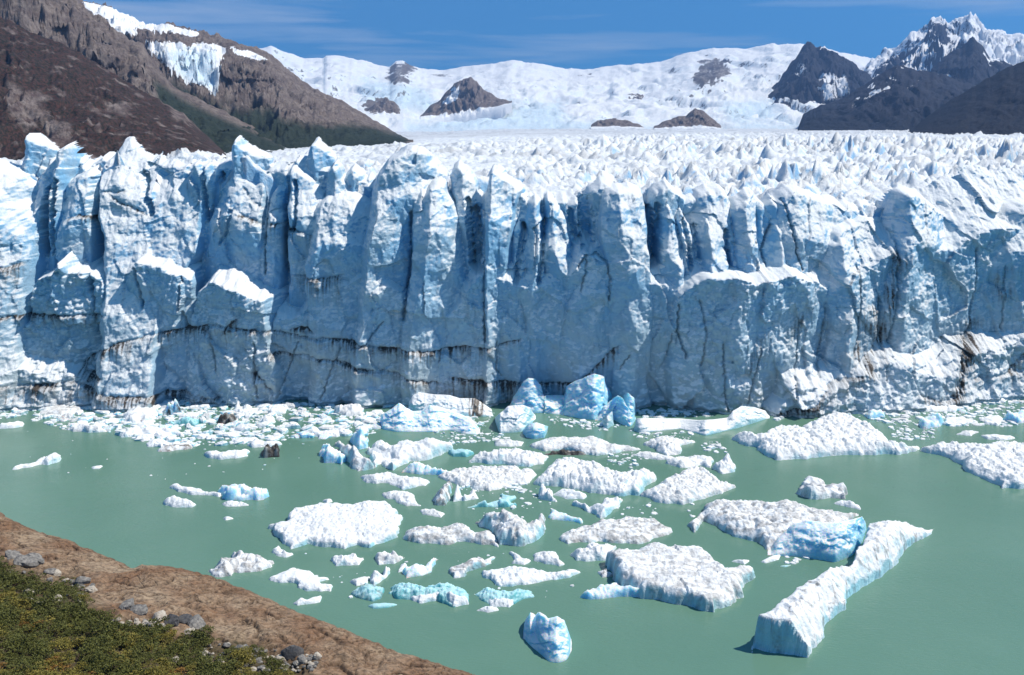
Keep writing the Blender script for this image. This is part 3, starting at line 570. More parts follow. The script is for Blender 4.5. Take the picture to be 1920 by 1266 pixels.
mountain('mountain_dark_shoulder', [(1496, 242), (1506, 214), (1530, 200), (1570, 190), (1610, 168), (1650, 140), (1682, 122), (1700, 126), (1730, 134), (1770, 142), (1820, 160), (1960, 190)], [(1496, 244), (1960, 247)], 4300, 5400, MR_SHADED, nu=240, nt=90, amp=.14, spur=.03, seed=47, rough=1.2,
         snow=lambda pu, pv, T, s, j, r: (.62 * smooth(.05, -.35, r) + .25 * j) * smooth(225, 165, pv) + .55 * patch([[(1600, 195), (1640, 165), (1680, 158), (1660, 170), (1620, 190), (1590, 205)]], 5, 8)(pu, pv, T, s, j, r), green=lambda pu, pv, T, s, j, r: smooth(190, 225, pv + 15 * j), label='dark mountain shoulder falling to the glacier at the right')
mountain('hill_dark_right', [(1686, 256), (1712, 240), (1740, 218), (1780, 190), (1830, 160), (1880, 132), (1920, 116), (2080, 70)], [(1686, 258), (2080, 262)], 2500, 3400, MR_SHADED, nu=160, nt=80, amp=.06, spur=.03, seed=49, rough=.8, green=lambda pu, pv, T, s, j, r: .75 + .4 * j, label='near shaded wooded hillside at the right edge')

mountain('mountain_grey_ridge', [(40, -60), (100, -16), (160, 10), (200, 17), (250, 36), (300, 50), (340, 54), (375, 62), (420, 76), (465, 92), (500, 100), (520, 114), (560, 150), (600, 174), (640, 190), (700, 224), (730, 242), (752, 254), (775, 268)], [(40, 296), (300, 296), (420, 287), (560, 277), (764, 262), (775, 262)], 1750, 3000, MR_GREY, nu=330, nt=120, amp=.20, spur=.04, seed=51, rough=1.1,
         snow=lambda pu, pv, T, s, j, r: np.maximum(1.0 * patch([[(150, 2), (210, 14), (262, 36), (330, 50), (372, 60), (365, 74), (300, 74), (262, 68), (225, 56), (200, 46)], [(268, 78), (320, 80), (352, 84), (400, 82), (428, 92), (414, 110), (412, 140), (404, 178), (385, 162), (352, 152), (312, 120), (288, 100)], [(430, 90), (470, 96), (505, 112), (480, 112), (440, 100)]], 4, 5)(pu, pv, T, s, j, r) - .8 * patch([[(255, 52), (330, 60), (370, 74), (330, 80), (262, 76)]], 3, 4)(pu, pv, T, s, j, r), .20 + .12 * j),
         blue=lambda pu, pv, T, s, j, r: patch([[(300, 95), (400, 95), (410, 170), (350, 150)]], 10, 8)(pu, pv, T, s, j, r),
         green=lambda pu, pv, T, s, j, r: patch([[(300, 150), (350, 165), (420, 205), (475, 205), (500, 195), (530, 225), (600, 235), (680, 235), (764, 255), (764, 290), (300, 300)]], 8, 12)(pu, pv, T, s, j, r), label='grey rock ridge with a hanging glacier at the left')  # forest on the lower slope, its shadow included in the dark colour
mountain('mountain_scree_ridge', [(-200, -230), (-60, -150), (60, -70), (120, -22), (146, 2), (172, 20), (214, 58), (240, 76), (266, 86), (290, 118), (304, 140), (330, 168), (380, 190), (430, 215), (490, 246), (560, 282)], [(-200, 300), (560, 288)], 1350, 2000, MR_GREY, nu=250, nt=100, amp=.17, spur=.035, seed=53, rough=1.3,
         snow=lambda pu, pv, T, s, j, r: .1 + 0 * pu, green=lambda pu, pv, T, s, j, r: patch([[(290, 150), (340, 185), (400, 215), (600, 300), (300, 300)]], 8, 10)(pu, pv, T, s, j, r), label='bare scree ridge above the brown wooded slope')
mountain('hill_brown_left', [(-220, -60), (-60, 4), (0, 28), (60, 60), (110, 82), (150, 102), (230, 150), (300, 190), (345, 214), (380, 248), (424, 288)], [(-220, 340), (0, 326), (200, 312), (424, 290)], 900, 1350, MR_BROWN, nu=300, nt=150, amp=.09, spur=.05, seed=55, rough=1.0,
         green=lambda pu, pv, T, s, j, r: .95 - 1.0 * patch([[(10, 150), (60, 180), (90, 210), (60, 240), (20, 215)], [(200, 190), (245, 195), (240, 210), (190, 210)], [(320, 200), (350, 210), (362, 228), (325, 222)], [(80, 225), (130, 230), (135, 270), (90, 275)], [(40, 170), (90, 180), (90, 190), (50, 186)]], 6, 16)(pu, pv, T, s, j, r) - .9 * smooth(.25, .7, j), label='brown autumn wooded slope at the left edge')

# ------------------------------------------------------------------ the lake
mw = Mat('milky_lake_water')
rip = mw.noise(1.1, 4, 0.55, (1.0, 2.4, 1.0)); swell = mw.noise(0.16, 3, 0.5, (1.0, 1.8, 1.0)); tint = mw.noise(0.018, 4, 0.55)
calmness = mw.ramp(mw.noise(0.02, 3, 0.5), [(0.42, 0.25), (0.6, 1.0)])
colw = mw.mix(mw.ramp(tint, [(0.35, 0.0), (0.65, 1.0)]), (0.105, 0.212, 0.150), (0.128, 0.240, 0.172))
nw = mw.bump(mw.math('MULTIPLY', rip, calmness), 0.5, 0.2); nw = mw.bump(swell, 0.25, 0.4, nw)
M_WATER = mw.done(colw, 0.10, nw, 0.5); mw.b.inputs['IOR'].default_value = 1.333
lv = np.array([(-900, -300, 0), (900, -300, 0), (900, 420, 0), (-900, 420, 0)], float)
o = obj('lake', make_mesh('lake', lv, np.array([[0, 1, 2, 3]])), M_WATER, kind='structure'); o['label'] = 'milky green glacial lake'

# ------------------------------------------------------------------ the air between here and the far range
hz = bpy.data.materials.new('thin_blue_air'); hz.use_nodes = True; hn = hz.node_tree.nodes; hn.clear()
ho = hn.new('ShaderNodeOutputMaterial'); hv = hn.new('ShaderNodeVolumePrincipled')
hv.inputs['Color'].default_value = (0.30, 0.54, 1.0, 1); hv.inputs['Density'].default_value = 4.5e-5
hz.node_tree.links.new(hv.outputs[0], ho.inputs['Volume'])
hx, hy0, hy1, hz0, hz1 = 11000.0, -900.0, 16500.0, -400.0, 3000.0
hV = np.array([(x, y, z) for z in (hz0, hz1) for y in (hy0, hy1) for x in (-hx, hx)]); hF = np.array([(0, 2, 3, 1), (4, 5, 7, 6), (0, 1, 5, 4), (2, 6, 7, 3), (0, 4, 6, 2), (1, 3, 7, 5)])
obj('haze', make_mesh('haze', hV, hF, None, False), hz, None, 'thin blue air over the lake, glacier and mountains', 'haze', None, 'stuff')
# ------------------------------------------------------------------ floating ice
CROP = {1: (0, 710, 3.0), 2: (500, 690, 3.2), 3: (900, 690, 3.2), 4: (1320, 690, 3.2), 6: (380, 900, 2.743), 7: (880, 880, 3.2), 8: (1320, 880, 3.2)}
def topx(c, pts):
    a, b, s = CROP[c]; return np.array([(a + x / s, b + y / s) for x, y in pts], float)
def contours(P):
    """upper and lower edge of an outline over its columns"""
    u = np.linspace(P[:, 0].min() + .2, P[:, 0].max() - .2, 160); lo = np.full(u.shape, 1e9); hi = np.full(u.shape, -1e9)
    for i in range(len(P)):
        (x0, y0), (x1, y1) = P[i], P[(i + 1) % len(P)]
        if x0 == x1: continue
        m = (u >= min(x0, x1)) & (u <= max(x0, x1)); y = y0 + (u - x0) / (x1 - x0) * (y1 - y0)
        lo = np.where(m, np.minimum(lo, y), lo); hi = np.where(m, np.maximum(hi, y), hi)
    ok = (lo < 1e8) & (hi > -1e8); return u[ok], lo[ok], hi[ok]
def sheet(P, h, style, seed, dirt=0.0, edge=None, cell=0.62):
    """low floe: plan outline found on the water, surface raised over it, edge running on under water"""
    h = h * {'lumpy': .68, 'rubble': .68, 'pitted': .72, 'peaky': .9, 'slab': .85}.get(style, .9)
    u, top, bot = contours(P)
    t = np.interp(P[:, 0], u, top); b = np.interp(P[:, 0], u, bot)
    frac = np.clip((b - P[:, 1]) / np.maximum(b - t, 1e-3), 0, 1)
    dist = at_z(P[:, 0], b, 0.0)[1]; hpx = 0.85 * h * F / dist
    lift = np.minimum(hpx, 0.55 * (b - t)) / np.maximum(hpx, 1e-3) * h * .85
    fx, fy = at_z(P[:, 0], P[:, 1], lift * frac)
    Q = np.stack([fx, fy], 1); c = Q.mean(0)
    dm = float(np.hypot(*c)); dpx = cell * dm / (F * 1024 / 1920) * 1.25
    pad = 1.2
    nx = int(np.clip((np.ptp(fx) + 2 * pad) / dpx, 14, 300)); ny = int(np.clip((np.ptp(fy) + 2 * pad) / (dpx * 1.5), 14, 260))
    gx_, gy_ = np.meshgrid(np.linspace(fx.min() - pad, fx.max() + pad, nx), np.linspace(fy.min() - pad, fy.max() + pad, ny))
    size = math.sqrt(np.ptp(fx) * np.ptp(fy)); wob = min(0.45, .05 * size)
    sd = seg_dist(gx_ + 1.6 * wob * fbm(gx_ / 3.2, gy_ / 3.2, 3, seed, .42), gy_ + 1.6 * wob * fbm(gx_ / 3.2 + 9, gy_ / 3.2, 3, seed + 1, .42), Q, True)
    ew = edge or min({'rubble': .8, 'lumpy': .7}.get(style, .5) + .25 * h, .3 * size)
    body = np.clip(sd / ew, 0, 1); prof = np.sqrt(np.clip(body * (2 - body), 0, 1))
    inner = np.clip(sd / max(.33 * min(np.ptp(fx), np.ptp(fy)), .8), 0, 1)
    big = fbm(gx_ / max(size * .35, 1.5), gy_ / max(size * .35, 1.5), 3, seed + 2)
    H = h * (.62 + .30 * inner + .30 * big); li = .2 + .8 * smooth(.3 * ew, 1.5 * ew, sd)
    if style == 'smooth': H = H + .10 * h * fbm(gx_ / 1.1, gy_ / 1.1, 4, seed + 3) + .05 * chips(gx_ / 2.5, gy_ / 2.5, seed, 1, .8)
    elif style == 'pitted': H = H + .16 * fbm(gx_ / 1.3, gy_ / 1.3, 4, seed + 3) - .38 * np.clip(1 - worley(gx_ / 1.25, gy_ / 1.5, seed + 4)[0] / .33, 0, 1) * (noise2(gx_ / 2, gy_ / 2, seed) > -.15)
    elif style == 'lumpy': H = H * .75 + li * (.22 + .18 * h) * lumps(gx_ / 1.7, gy_ / 1.5, seed + 4) + li * .26 * lumps(gx_ / .75, gy_ / .7, seed + 5) + .12 * fbm(gx_ / .6, gy_ / .6, 3, seed + 6)
    elif style == 'rubble': H = H * .72 + li * (.40 + .22 * h) * lumps(gx_ / 1.8, gy_ / 1.6, seed + 4) + li * .46 * lumps(gx_ / .85, gy_ / .8, seed + 5) + .2 * fbm(gx_ / .5, gy_ / .5, 3, seed + 6)
    elif style == 'peaky': H = h * (.25 + .2 * inner) + .85 * h * np.clip(chips(gx_ / (size * .28), gy_ / (size * .28), seed + 4, .7, 1.0) + .35 * inner + .3 * big, 0, 1.3) + .15 * lumps(gx_ / .8, gy_ / .8, seed)
    elif style == 'block': H = h * (.72 + .16 * big) + .03 * (gy_ - c[1]) - .035 * (gx_ - c[0]) + .22 * lumps(gx_ / 1.0, gy_ / .9, seed) + .35 * chips(gx_ / 3.5, gy_ / 3.5, seed + 4, .6, .9) + .12 * fbm(gx_ / .7, gy_ / .7, 3, seed)
    elif style == 'slab': H = h * (.55 + .25 * inner + .5 * big) + .35 * h * chips(gx_ / (size * .3), gy_ / (size * .3), seed + 4, .6, .6) + .06 * h * fbm(gx_ / .8, gy_ / .8, 3, seed)
    z = np.where(sd > 0, prof * np.maximum(H, .18 * h), np.maximum(-1.0, sd * 1.6))
    z = np.where(sd > 0, z + .06 * prof, z)
    dr = dirt * np.clip(.5 + 1.5 * fbm(gx_ / 2.2, gy_ / 1.2, 4, seed + 8), 0, 1) + (.07 if style in ('lumpy', 'rubble', 'pitted') else .02) * np.clip(fbm(gx_ / .9, gy_ / .9, 3, seed + 9), 0, 1)
    V = np.stack([gx_ - c[0], gy_ - c[1], z], -1).reshape(-1, 3); Fq = grid_faces(ny, nx)
    Fq = Fq[z.reshape(-1)[Fq].max(1) > -.75]
    V, Fq, at = compact(V, Fq, {'dirt': np.clip(dr, 0, 1).reshape(-1)})
    return V, Fq, at, (c[0], c[1], 0.0)
def berg(P, depth, seed, rough=.4, lean=.45, dirt=None, blunt=.6):
    """tall piece: foot along the outline's lower edge, crest rising to its upper edge, its far side falling back to the water"""
    u, top, bot = contours(P); nu = int(np.clip((u[-1] - u[0]) * .95, 26, 190))
    U = np.linspace(u[0], u[-1], nu); vt = np.interp(U, u, top); vb = np.interp(U, u, bot)
    ex = np.clip(np.minimum(U - U[0], U[-1] - U) / (.18 * (U[-1] - U[0])), 0, 1) ** .6
    yb = at_z(U, vb, 0.0)[1]; k = np.ones(9) / 9
    yb = np.convolve(np.pad(yb, 4, mode='edge'), k, 'valid'); dep = depth * (.25 + .75 * ex)
    yr = yb + lean * dep; zr = np.maximum(at_y(U, vt, yr)[1], .15)
    n1, n2 = 54, 16
    t = np.concatenate([np.linspace(-.08, 1, n1), np.linspace(1.06, 2, n2)])
    T, UU = np.meshgrid(t, U, indexing='ij')
    y = np.where(T <= 1, yb + (yr - yb) * T, yr + (T - 1) * (dep * (1 - lean)))
    zp = np.where(T <= 1, np.sign(T) * np.abs(np.clip(T, -.2, 1)) ** blunt, np.sqrt(np.clip(1 - (T - 1) ** 1.6, 0, 1)) - .12 * (T > 1.95))
    z = zr[None] * zp
    x = at_y(UU, np.interp(UU, U, vb), y)[0]
    e = np.clip(z / 1.0, 0, 1) * np.clip(T * 6, 0, 1)
    s1 = rough * (1.3 * chips(x / 3.4, z / 3.0 + y * .2, seed, .7, .6) + .8 * fbm(x / 2.0, z / 2.0 + y / 3, 4, seed + 1) + .16 * fbm(x / .5, z / .5 + y, 3, seed + 2))
    y = y - s1 * e * np.clip(1.25 - T, .15, 1); z = z + .3 * s1 * e * (T < .95); x = x + .35 * rough * fbm(x / 2.2, z / 1.8, 3, seed + 3) * e
    z = np.where(T < 0, -1.0, z); z[-1] = -1.0
    dr = np.zeros(x.shape)
    if dirt: dr = dirt[3] * smooth(-4, 4, UU - dirt[0]) * smooth(4, -4, UU - dirt[1]) * np.clip(.5 + fbm(x / .6, z / 3, 3, seed + 7), 0, 1) * (project(x, y, z)[1] > dirt[2])
    c = (x.mean(), y.mean())
    V = np.stack([x - c[0], y - c[1], z], -1).reshape(-1, 3)
    return V, grid_faces(len(t), nu), {'dirt': dr.reshape(-1)}, (c[0], c[1], 0.0)

FLOES = [  # crop, outline, height, style, dirt, material, label
 (1, [(0, 255), (80, 238), (130, 237), (135, 268), (60, 280), (-20, 284)], 1.2, 'smooth', 0, 'w', 'smooth white floe cut off by the left edge of the picture'),
 (1, [(55, 512), (110, 482), (190, 472), (212, 442), (260, 430), (300, 418), (335, 413), (352, 436), (330, 470), (270, 486), (200, 490), (100, 512)], 2.2, 'peaky', 0, 'w', 'white floe with cauliflower lumps and a flat tail at far left'),
 (1, [(355, 288), (400, 262), (450, 238), (480, 256), (520, 262), (590, 280), (596, 300), (500, 300), (420, 296)], 1.6, 'peaky', .2, 'w', 'ragged white floe at the left tip of the brash field'),
 (1, [(1150, 428), (1180, 402), (1280, 402), (1400, 412), (1395, 436), (1330, 450), (1240, 456), (1170, 446)], 1.3, 'smooth', 0, 'w', 'smooth flat floe left of the black dirty ice block'),
 (1, [(1470, 412), (1480, 396), (1520, 390), (1535, 360), (1562, 360), (1570, 440), (1480, 446)], 3.0, 'slab', 1.6, 'k', 'small black dirt-covered ice block standing in open water'),
 (1, [(955, 612), (985, 588), (1060, 603), (1130, 613), (1180, 640), (1250, 655), (1245, 664), (1180, 656), (1090, 656), (1030, 642), (985, 636)], 1.0, 'smooth', 0, 'w', 'thin pointed floe touching a bluish berg at its right'),
 (1, [(1215, 632), (1270, 604), (1360, 588), (1430, 600), (1500, 610), (1515, 660), (1480, 682), (1300, 686), (1245, 672), (1250, 650)], 2.6, 'slab', 0, 'b', 'rounded pale blue berg in open water left of centre'),
 (1, [(915, 702), (950, 664), (1000, 650), (1060, 674), (1100, 710), (1085, 724), (1000, 724), (930, 714)], 2.0, 'lumpy', 0, 'w', 'dome shaped grainy floe below the thin pointed floe'),
 (1, [(1245, 706), (1300, 685), (1370, 692), (1410, 712), (1340, 720), (1270, 720)], .5, 'lumpy', .1, 'w', 'low slushy floe just below the rounded pale blue berg'),
 (1, [(1252, 786), (1290, 774), (1315, 790), (1270, 798)], .4, 'smooth', 0, 'w', 'tiny lone ice chip above the big pitted floe at its left'),
 (1, [(510, 500), (545, 487), (580, 492), (560, 506), (520, 509)], .45, 'smooth', 0, 'w', 'tiny lone ice chip in the open water at left'),
 (1, [(820, 370), (840, 344), (930, 338), (955, 365), (940, 382), (840, 384)], 1.0, 'lumpy', 0, 'w', 'compact white floe on the lower fringe of the brash field'),
 (1, [(875, 402), (920, 375), (1010, 364), (1090, 374), (1085, 396), (1000, 402), (960, 412), (890, 410)], .9, 'lumpy', .7, 'w', 'dirt speckled flat floe on the lower fringe of the brash field'),
 (1, [(1390, 376), (1430, 334), (1480, 344), (1560, 350), (1580, 370), (1520, 386), (1420, 387)], 1.2, 'smooth', 0, 'w', 'flat white floe directly above the black dirty ice block'),
 (1, [(680, 330), (720, 280), (870, 261), (960, 280), (1030, 300), (1030, 326), (940, 322), (820, 322), (740, 327)], 1.6, 'slab', 0, 'w', 'long white floe leading the middle of the brash field'),
 (1, [(690, 200), (720, 160), (830, 150), (890, 180), (880, 220), (820, 250), (740, 256), (690, 230)], 2.1, 'slab', .1, 'w', 'bulky white floe in the brash left of the crested block'),
 (1, [(920, 206), (950, 150), (980, 140), (1010, 150), (1036, 200), (960, 207)], 3.8, 'slab', .8, 'b', 'blue-green block with a dirty crest in the brash field'),
 (1, [(1225, 252), (1230, 214), (1300, 208), (1346, 236), (1290, 262)], 2.8, 'slab', .8, 'k', 'dark sided ice block amid the brash field'),
 (1, [(1300, 192), (1320, 144), (1350, 136), (1420, 158), (1432, 190), (1360, 202)], 2.6, 'peaky', 0, 'w', 'humped white floe near the wall shadow in the brash'),
 (1, [(220, 192), (250, 150), (350, 134), (450, 150), (460, 190), (300, 207)], 1.0, 'lumpy', .4, 'w', 'broad greyish floe at the left end of the brash field'),
 (1, [(1450, 252), (1460, 218), (1540, 208), (1552, 246), (1500, 260)], 1.8, 'peaky', 0, 'w', 'white knob of ice right of the dark sided block'),
 (1, [(920, 256), (1000, 240), (1090, 217), (1126, 240), (1100, 264), (960, 264)], 1.6, 'slab', 0, 't', 'pale turquoise slab left of the dark sided block'),
 (2, [(0, 60 + 190), (60, 215), (120, 240), (110, 275), (20, 280)], 1.6, 'slab', 0, 'w', 'white slab in the brash below a dark vertical wall crack'),
 (2, [(400, 270), (420, 230), (500, 208), (580, 240), (575, 285), (480, 290)], 2.2, 'slab', .2, 'w', 'wedge of ice at the right end of the brash field'),
 (2, [(205, 405), (225, 375), (360, 362), (480, 375), (470, 400), (330, 415)], 1.3, 'peaky', 0, 'w', 'row of small white humps edging the brash at its right'),
 (2, [(315, 522), (335, 464), (420, 458), (450, 500), (482, 560), (440, 580), (350, 567)], 3.6, 'slab', 0, 'b', 'blue shaded lump at the left end of the cracked slab group'),
 (2, [(420, 462), (450, 424), (482, 450), (560, 490), (620, 570), (642, 606), (540, 617), (500, 592), (470, 540)], 3.4, 'slab', .35, 'w', 'tilted plate with dirty cracks beside the blue shaded lump'),
 (2, [(500, 442), (520, 398), (560, 398), (608, 430), (602, 482), (550, 492)], 4.2, 'slab', 0, 'b', 'rounded knob behind the tilted dirty plate'),
 (2, [(612, 482), (640, 440), (690, 412), (760, 430), (800, 424), (960, 420), (1120, 460), (1122, 490), (1000, 545), (860, 562), (740, 617), (690, 572), (650, 602), (622, 562)], 3.8, 'slab', .05, 'w', 'large smooth white slab with a pointed front left of centre'),
 (2, [(1085, 512), (1110, 488), (1230, 484), (1252, 516), (1200, 537), (1120, 532)], 1.3, 'smooth', 0, 't', 'small turquoise floe at the right tip of the smooth slab'),
 (2, [(820, 627), (870, 558), (920, 548), (990, 578), (1010, 610), (1102, 636), (1080, 652), (960, 642), (880, 632)], 2.6, 'rubble', 0, 'b', 'sloping bluish rubble floe below the smooth white slab'),
 (2, [(570, 657), (640, 628), (740, 618), (860, 648), (967, 680), (950, 707), (870, 727), (810, 727), (740, 692), (600, 692)], 1.6, 'lumpy', .15, 'w', 'elongated crumbly floe left of the sloping rubble floe'),
 (2, [(690, 757), (740, 733), (820, 723), (880, 745), (902, 790), (922, 827), (850, 832), (780, 802), (710, 777)], 1.1, 'lumpy', .15, 'w', 'crumbly floe between the big pitted floe and the elongated one'),
 (6, [(353, 247), (420, 200), (460, 148), (520, 128), (620, 113), (780, 108), (860, 98), (950, 93), (997, 130), (990, 175), (1022, 190), (1002, 260), (1007, 297), (930, 322), (850, 347), (800, 332), (720, 357), (640, 347), (540, 332), (450, 357), (410, 312), (380, 282)], 2.4, 'pitted', .1, 'w', 'largest flat white floe, pitted all over, left of centre'),
 (2, [(920, 856), (950, 834), (1010, 844), (1066, 876), (1050, 897), (990, 887), (935, 882)], .8, 'lumpy', .15, 'w', 'small crumbly floe right of the largest pitted floe'),
 (2, [(1000, 792), (1040, 698), (1090, 666), (1112, 690), (1102, 790), (1060, 827), (1010, 822)], 2.6, 'slab', .6, 'w', 'upright leaning slab with a dirty left face'),
 (2, [(1125, 802), (1130, 718), (1150, 703), (1182, 770), (1240, 728), (1272, 780), (1190, 797)], 2.2, 'peaky', 0, 'w', 'pair of small white pinnacles right of the leaning slab'),
 (2, [(1190, 838), (1260, 815), (1330, 800), (1385, 780), (1400, 738), (1460, 745), (1506, 765), (1470, 800), (1502, 832), (1400, 834)], 1.2, 'peaky', 0, 't', 'low turquoise floe with horned bumps left of centre'),
 (2, [(1625, 782), (1630, 728), (1690, 713), (1724, 735), (1716, 782), (1747, 805), (1660, 792)], 2.4, 'slab', 0, 'w', 'small upright white wedge left of an oval grainy floe'),
 (2, [(1725, 762), (1770, 723), (1850, 726), (1917, 765), (1900, 787), (1800, 787)], 1.6, 'lumpy', 0, 'w', 'oval grainy floe below the central rubble mass'),
 (2, [(1680, 892), (1700, 868), (1712, 834), (1760, 858), (1830, 888), (1897, 920), (1880, 932), (1800, 917), (1720, 910)], 1.0, 'smooth', 0, 'b', 'thin pale spar of ice right of the overhanging floe'),
 (3, [(295, 467), (380, 418), (560, 400), (700, 403), (830, 448), (977, 490), (880, 502), (700, 527), (640, 522), (500, 487), (390, 502)], 2.2, 'lumpy', .25, 'w', 'broad cream floe with a speckled back at the centre'),
 (3, [(385, 524), (420, 498), (480, 487), (540, 488), (640, 520), (560, 526), (470, 520)], 1.0, 'slab', 1.6, 'k', 'brown dirty wedge tucked under the cream floe'),
 (3, [(80, 447), (110, 423), (200, 433), (262, 445), (250, 467), (170, 474), (90, 467)], 1.1, 'lumpy', .2, 'w', 'small crumbly floe between the white block and cream floe'),
 (3, [(-60, 565), (-20, 520), (0, 508), (120, 483), (240, 488), (330, 498), (422, 530), (390, 572), (300, 592), (80, 577)], 2.6, 'rubble', .1, 'w', 'ridge of ice rubble directly below the dirty wedge'),
 (3, [(310, 692), (380, 600), (430, 538), (560, 518), (700, 548), (800, 598), (910, 606), (1042, 622), (1057, 672), (990, 722), (960, 762), (830, 767), (660, 752), (600, 732), (480, 717), (370, 712)], 4.0, 'rubble', .1, 'w', 'large hummocky rubble mass at the centre of the lake'),
 (3, [(-250, 655), (-150, 600), (0, 585), (200, 590), (320, 602), (345, 642), (300, 692), (200, 702), (60, 742), (-30, 730), (-130, 702)], 1.4, 'rubble', .25, 'w', 'flat rubble raft left of the hummocky rubble mass'),
 (3, [(960, 762), (1060, 690), (1200, 600), (1290, 573), (1380, 610), (1460, 660), (1532, 712), (1450, 752), (1290, 797), (1220, 822), (1060, 802)], 3.0, 'rubble', .25, 'w', 'striped grey rubble floe with a pointed right end'),
 (3, [(1120, 572), (1180, 523), (1300, 518), (1402, 560), (1390, 602), (1320, 582), (1200, 602)], 1.8, 'lumpy', .1, 'w', 'flat floe above the striped grey rubble floe'),
 (3, [(1390, 602), (1440, 538), (1500, 513), (1527, 540), (1537, 602), (1530, 627), (1450, 637)], 2.6, 'slab', .1, 'w', 'blocky white floe at the right of the flat floe'),
 (3, [(985, 462), (1010, 418), (1100, 403), (1210, 428), (1302, 445), (1202, 462), (1202, 517), (1130, 527), (1060, 502)], 2.2, 'rubble', .2, 'w', 'crumbly grey floe below the long snowy berg'),
 (3, [(550, 822), (560, 803), (650, 823), (700, 800), (760, 758), (830, 773), (859, 800), (800, 862), (740, 907), (650, 862)], 2.2, 'slab', 0, 'w', 'fish-tail shaped white floe below the rubble mass'),
 (3, [(910, 522), (1000, 498), (1172, 540), (1150, 557), (1000, 542)], .7, 'lumpy', .15, 'w', 'narrow slushy strip between crumbly grey and flat floes'),
 (4, [(170, 432), (230, 383), (330, 388), (420, 328), (560, 328), (640, 298), (740, 258), (860, 258), (960, 298), (1060, 348), (1102, 400), (1100, 442), (1230, 470), (1297, 490), (1220, 517), (1000, 522), (830, 522), (600, 547), (430, 552), (340, 512), (320, 482), (250, 462)], 4.2, 'rubble', .08, 'w', 'wide hummocky floe before the right part of the wall'),
 (4, [(1310, 502), (1400, 438), (1470, 428), (1560, 438), (1660, 438), (1800, 428), (2050, 440), (2100, 700), (1900, 727), (1780, 717), (1740, 692), (1620, 642), (1550, 602), (1540, 575), (1420, 522)], 4.0, 'rubble', .08, 'w', 'hummocky floe with a blue shaded side at the right edge'),
 (4, [(540, 752), (600, 712), (590, 680), (600, 643), (660, 630), (710, 645), (760, 688), (830, 708), (857, 750), (850, 782), (750, 782), (640, 792)], 3.0, 'slab', .4, 'w', 'stained mound with a grey cap above the big dirty floe'),
 (4, [(780, 812), (830, 783), (890, 800), (937, 830), (930, 850), (860, 837)], 1.0, 'lumpy', 0, 'w', 'small crumbs of ice right below the stained mound'),
 (4, [(1285, 342), (1300, 303), (1360, 258), (1420, 273), (1442, 330), (1380, 362), (1310, 370)], 2.6, 'slab', 0, 'b', 'blue shaded block right of the wide hummocky floe'),
 (4, [(1450, 290), (1540, 283), (1642, 330), (1500, 352), (1430, 342)], 1.0, 'smooth', .1, 'w', 'flat floe attached right of the blue shaded block'),
 (4, [(1100, 232), (1110, 193), (1250, 188), (1400, 208), (1542, 240), (1500, 264), (1200, 264)], 1.2, 'lumpy', 0, 'w', 'low white floe under the right snow apron'),
 (4, [(1450, 177), (1500, 153), (1620, 163), (1720, 150), (1837, 185), (1790, 207), (1500, 207)], 1.1, 'lumpy', 0, 'w', 'long white floe against the wall foot at far right'),
 (4, [(1660, 312), (1700, 278), (1760, 278), (1802, 310), (1770, 347), (1700, 342)], 1.0, 'smooth', 0, 'w', 'flat floe beside the blue floe at the right edge'),
 (4, [(1790, 312), (1850, 268), (2000, 280), (2000, 332), (1880, 330)], 2.4, 'slab', 0, 'b', 'deep blue sided floe at the right edge'),
 (4, [(965, 292), (1000, 253), (1080, 263), (1087, 297), (1000, 307)], 2.0, 'smooth', 0, 'b', 'pale blue rounded floe above the wide hummocky floe'),
 (4, [(910, 242), (960, 193), (1030, 190), (1052, 237), (980, 252)], 1.8, 'slab', 0, 't', 'turquoise tinted block at the foot of the wall, right'),
 (4, [(1510, 400), (1560, 372), (1650, 385), (1600, 410)], .6, 'lumpy', .2, 'w', 'slushy patch of ice above the right edge hummocky floe'),
 (4, [(1665, 410), (1720, 388), (1870, 422), (1800, 435), (1700, 430)], .8, 'smooth', 0, 'w', 'low pale floe just above the right edge hummocky floe'),
 (7, [(655, 767), (700, 728), (760, 698), (860, 655), (950, 690), (1040, 762), (860, 772), (720, 777)], 1.6, 'slab', .1, 'b', 'shaded low tail of ice left under the tilted floe'),
 (7, [(550, 392), (620, 343), (760, 298), (870, 278), (1000, 273), (1130, 288), (1202, 340), (1202, 392), (1130, 412), (1030, 452), (900, 442), (760, 432), (600, 452), (555, 422)], 2.0, 'lumpy', .45, 'w', 'dirt smeared flat floe above the tilted floe'),
 (7, [(590, 512), (660, 468), (740, 423), (830, 438), (882, 470), (840, 547), (740, 552), (640, 547)], 2.6, 'rubble', .1, 'w', 'lumpy white floe wedged at the tilted floe, left'),
 (7, [(375, 517), (420, 480), (520, 480), (542, 530), (572, 565), (540, 582), (450, 572), (390, 552)], 1.4, 'lumpy', .15, 'w', 'rounded crumbly floe left of the lumpy white floe'),
 (7, [(68, 622), (130, 596), (260, 578), (400, 588), (500, 603), (640, 595), (667, 620), (620, 647), (480, 667), (360, 692), (260, 705), (160, 697), (110, 662)], 1.5, 'pitted', 0, 'w', 'long flat pure white floe tapering to the right'),
 (7, [(240, 502), (290, 495), (330, 530), (367, 550), (330, 574), (260, 567), (275, 545)], .9, 'smooth', 0, 'w', 'small bow-tie shaped floe above the long flat white floe'),
 (7, [(40, 847), (90, 818), (170, 826), (182, 848), (110, 860)], .6, 'smooth', 0, 'w', 'small flat chip under the right turquoise floe'),
 (7, [(765, 617), (820, 583), (872, 640), (800, 652)], 1.0, 'peaky', .6, 'w', 'small brown stained chip left of the tilted floe'),
 (7, [(1565, 552), (1600, 540), (1682, 550), (1650, 572)], .6, 'smooth', 0, 'w', 'small floe just right of the tilted floe'),
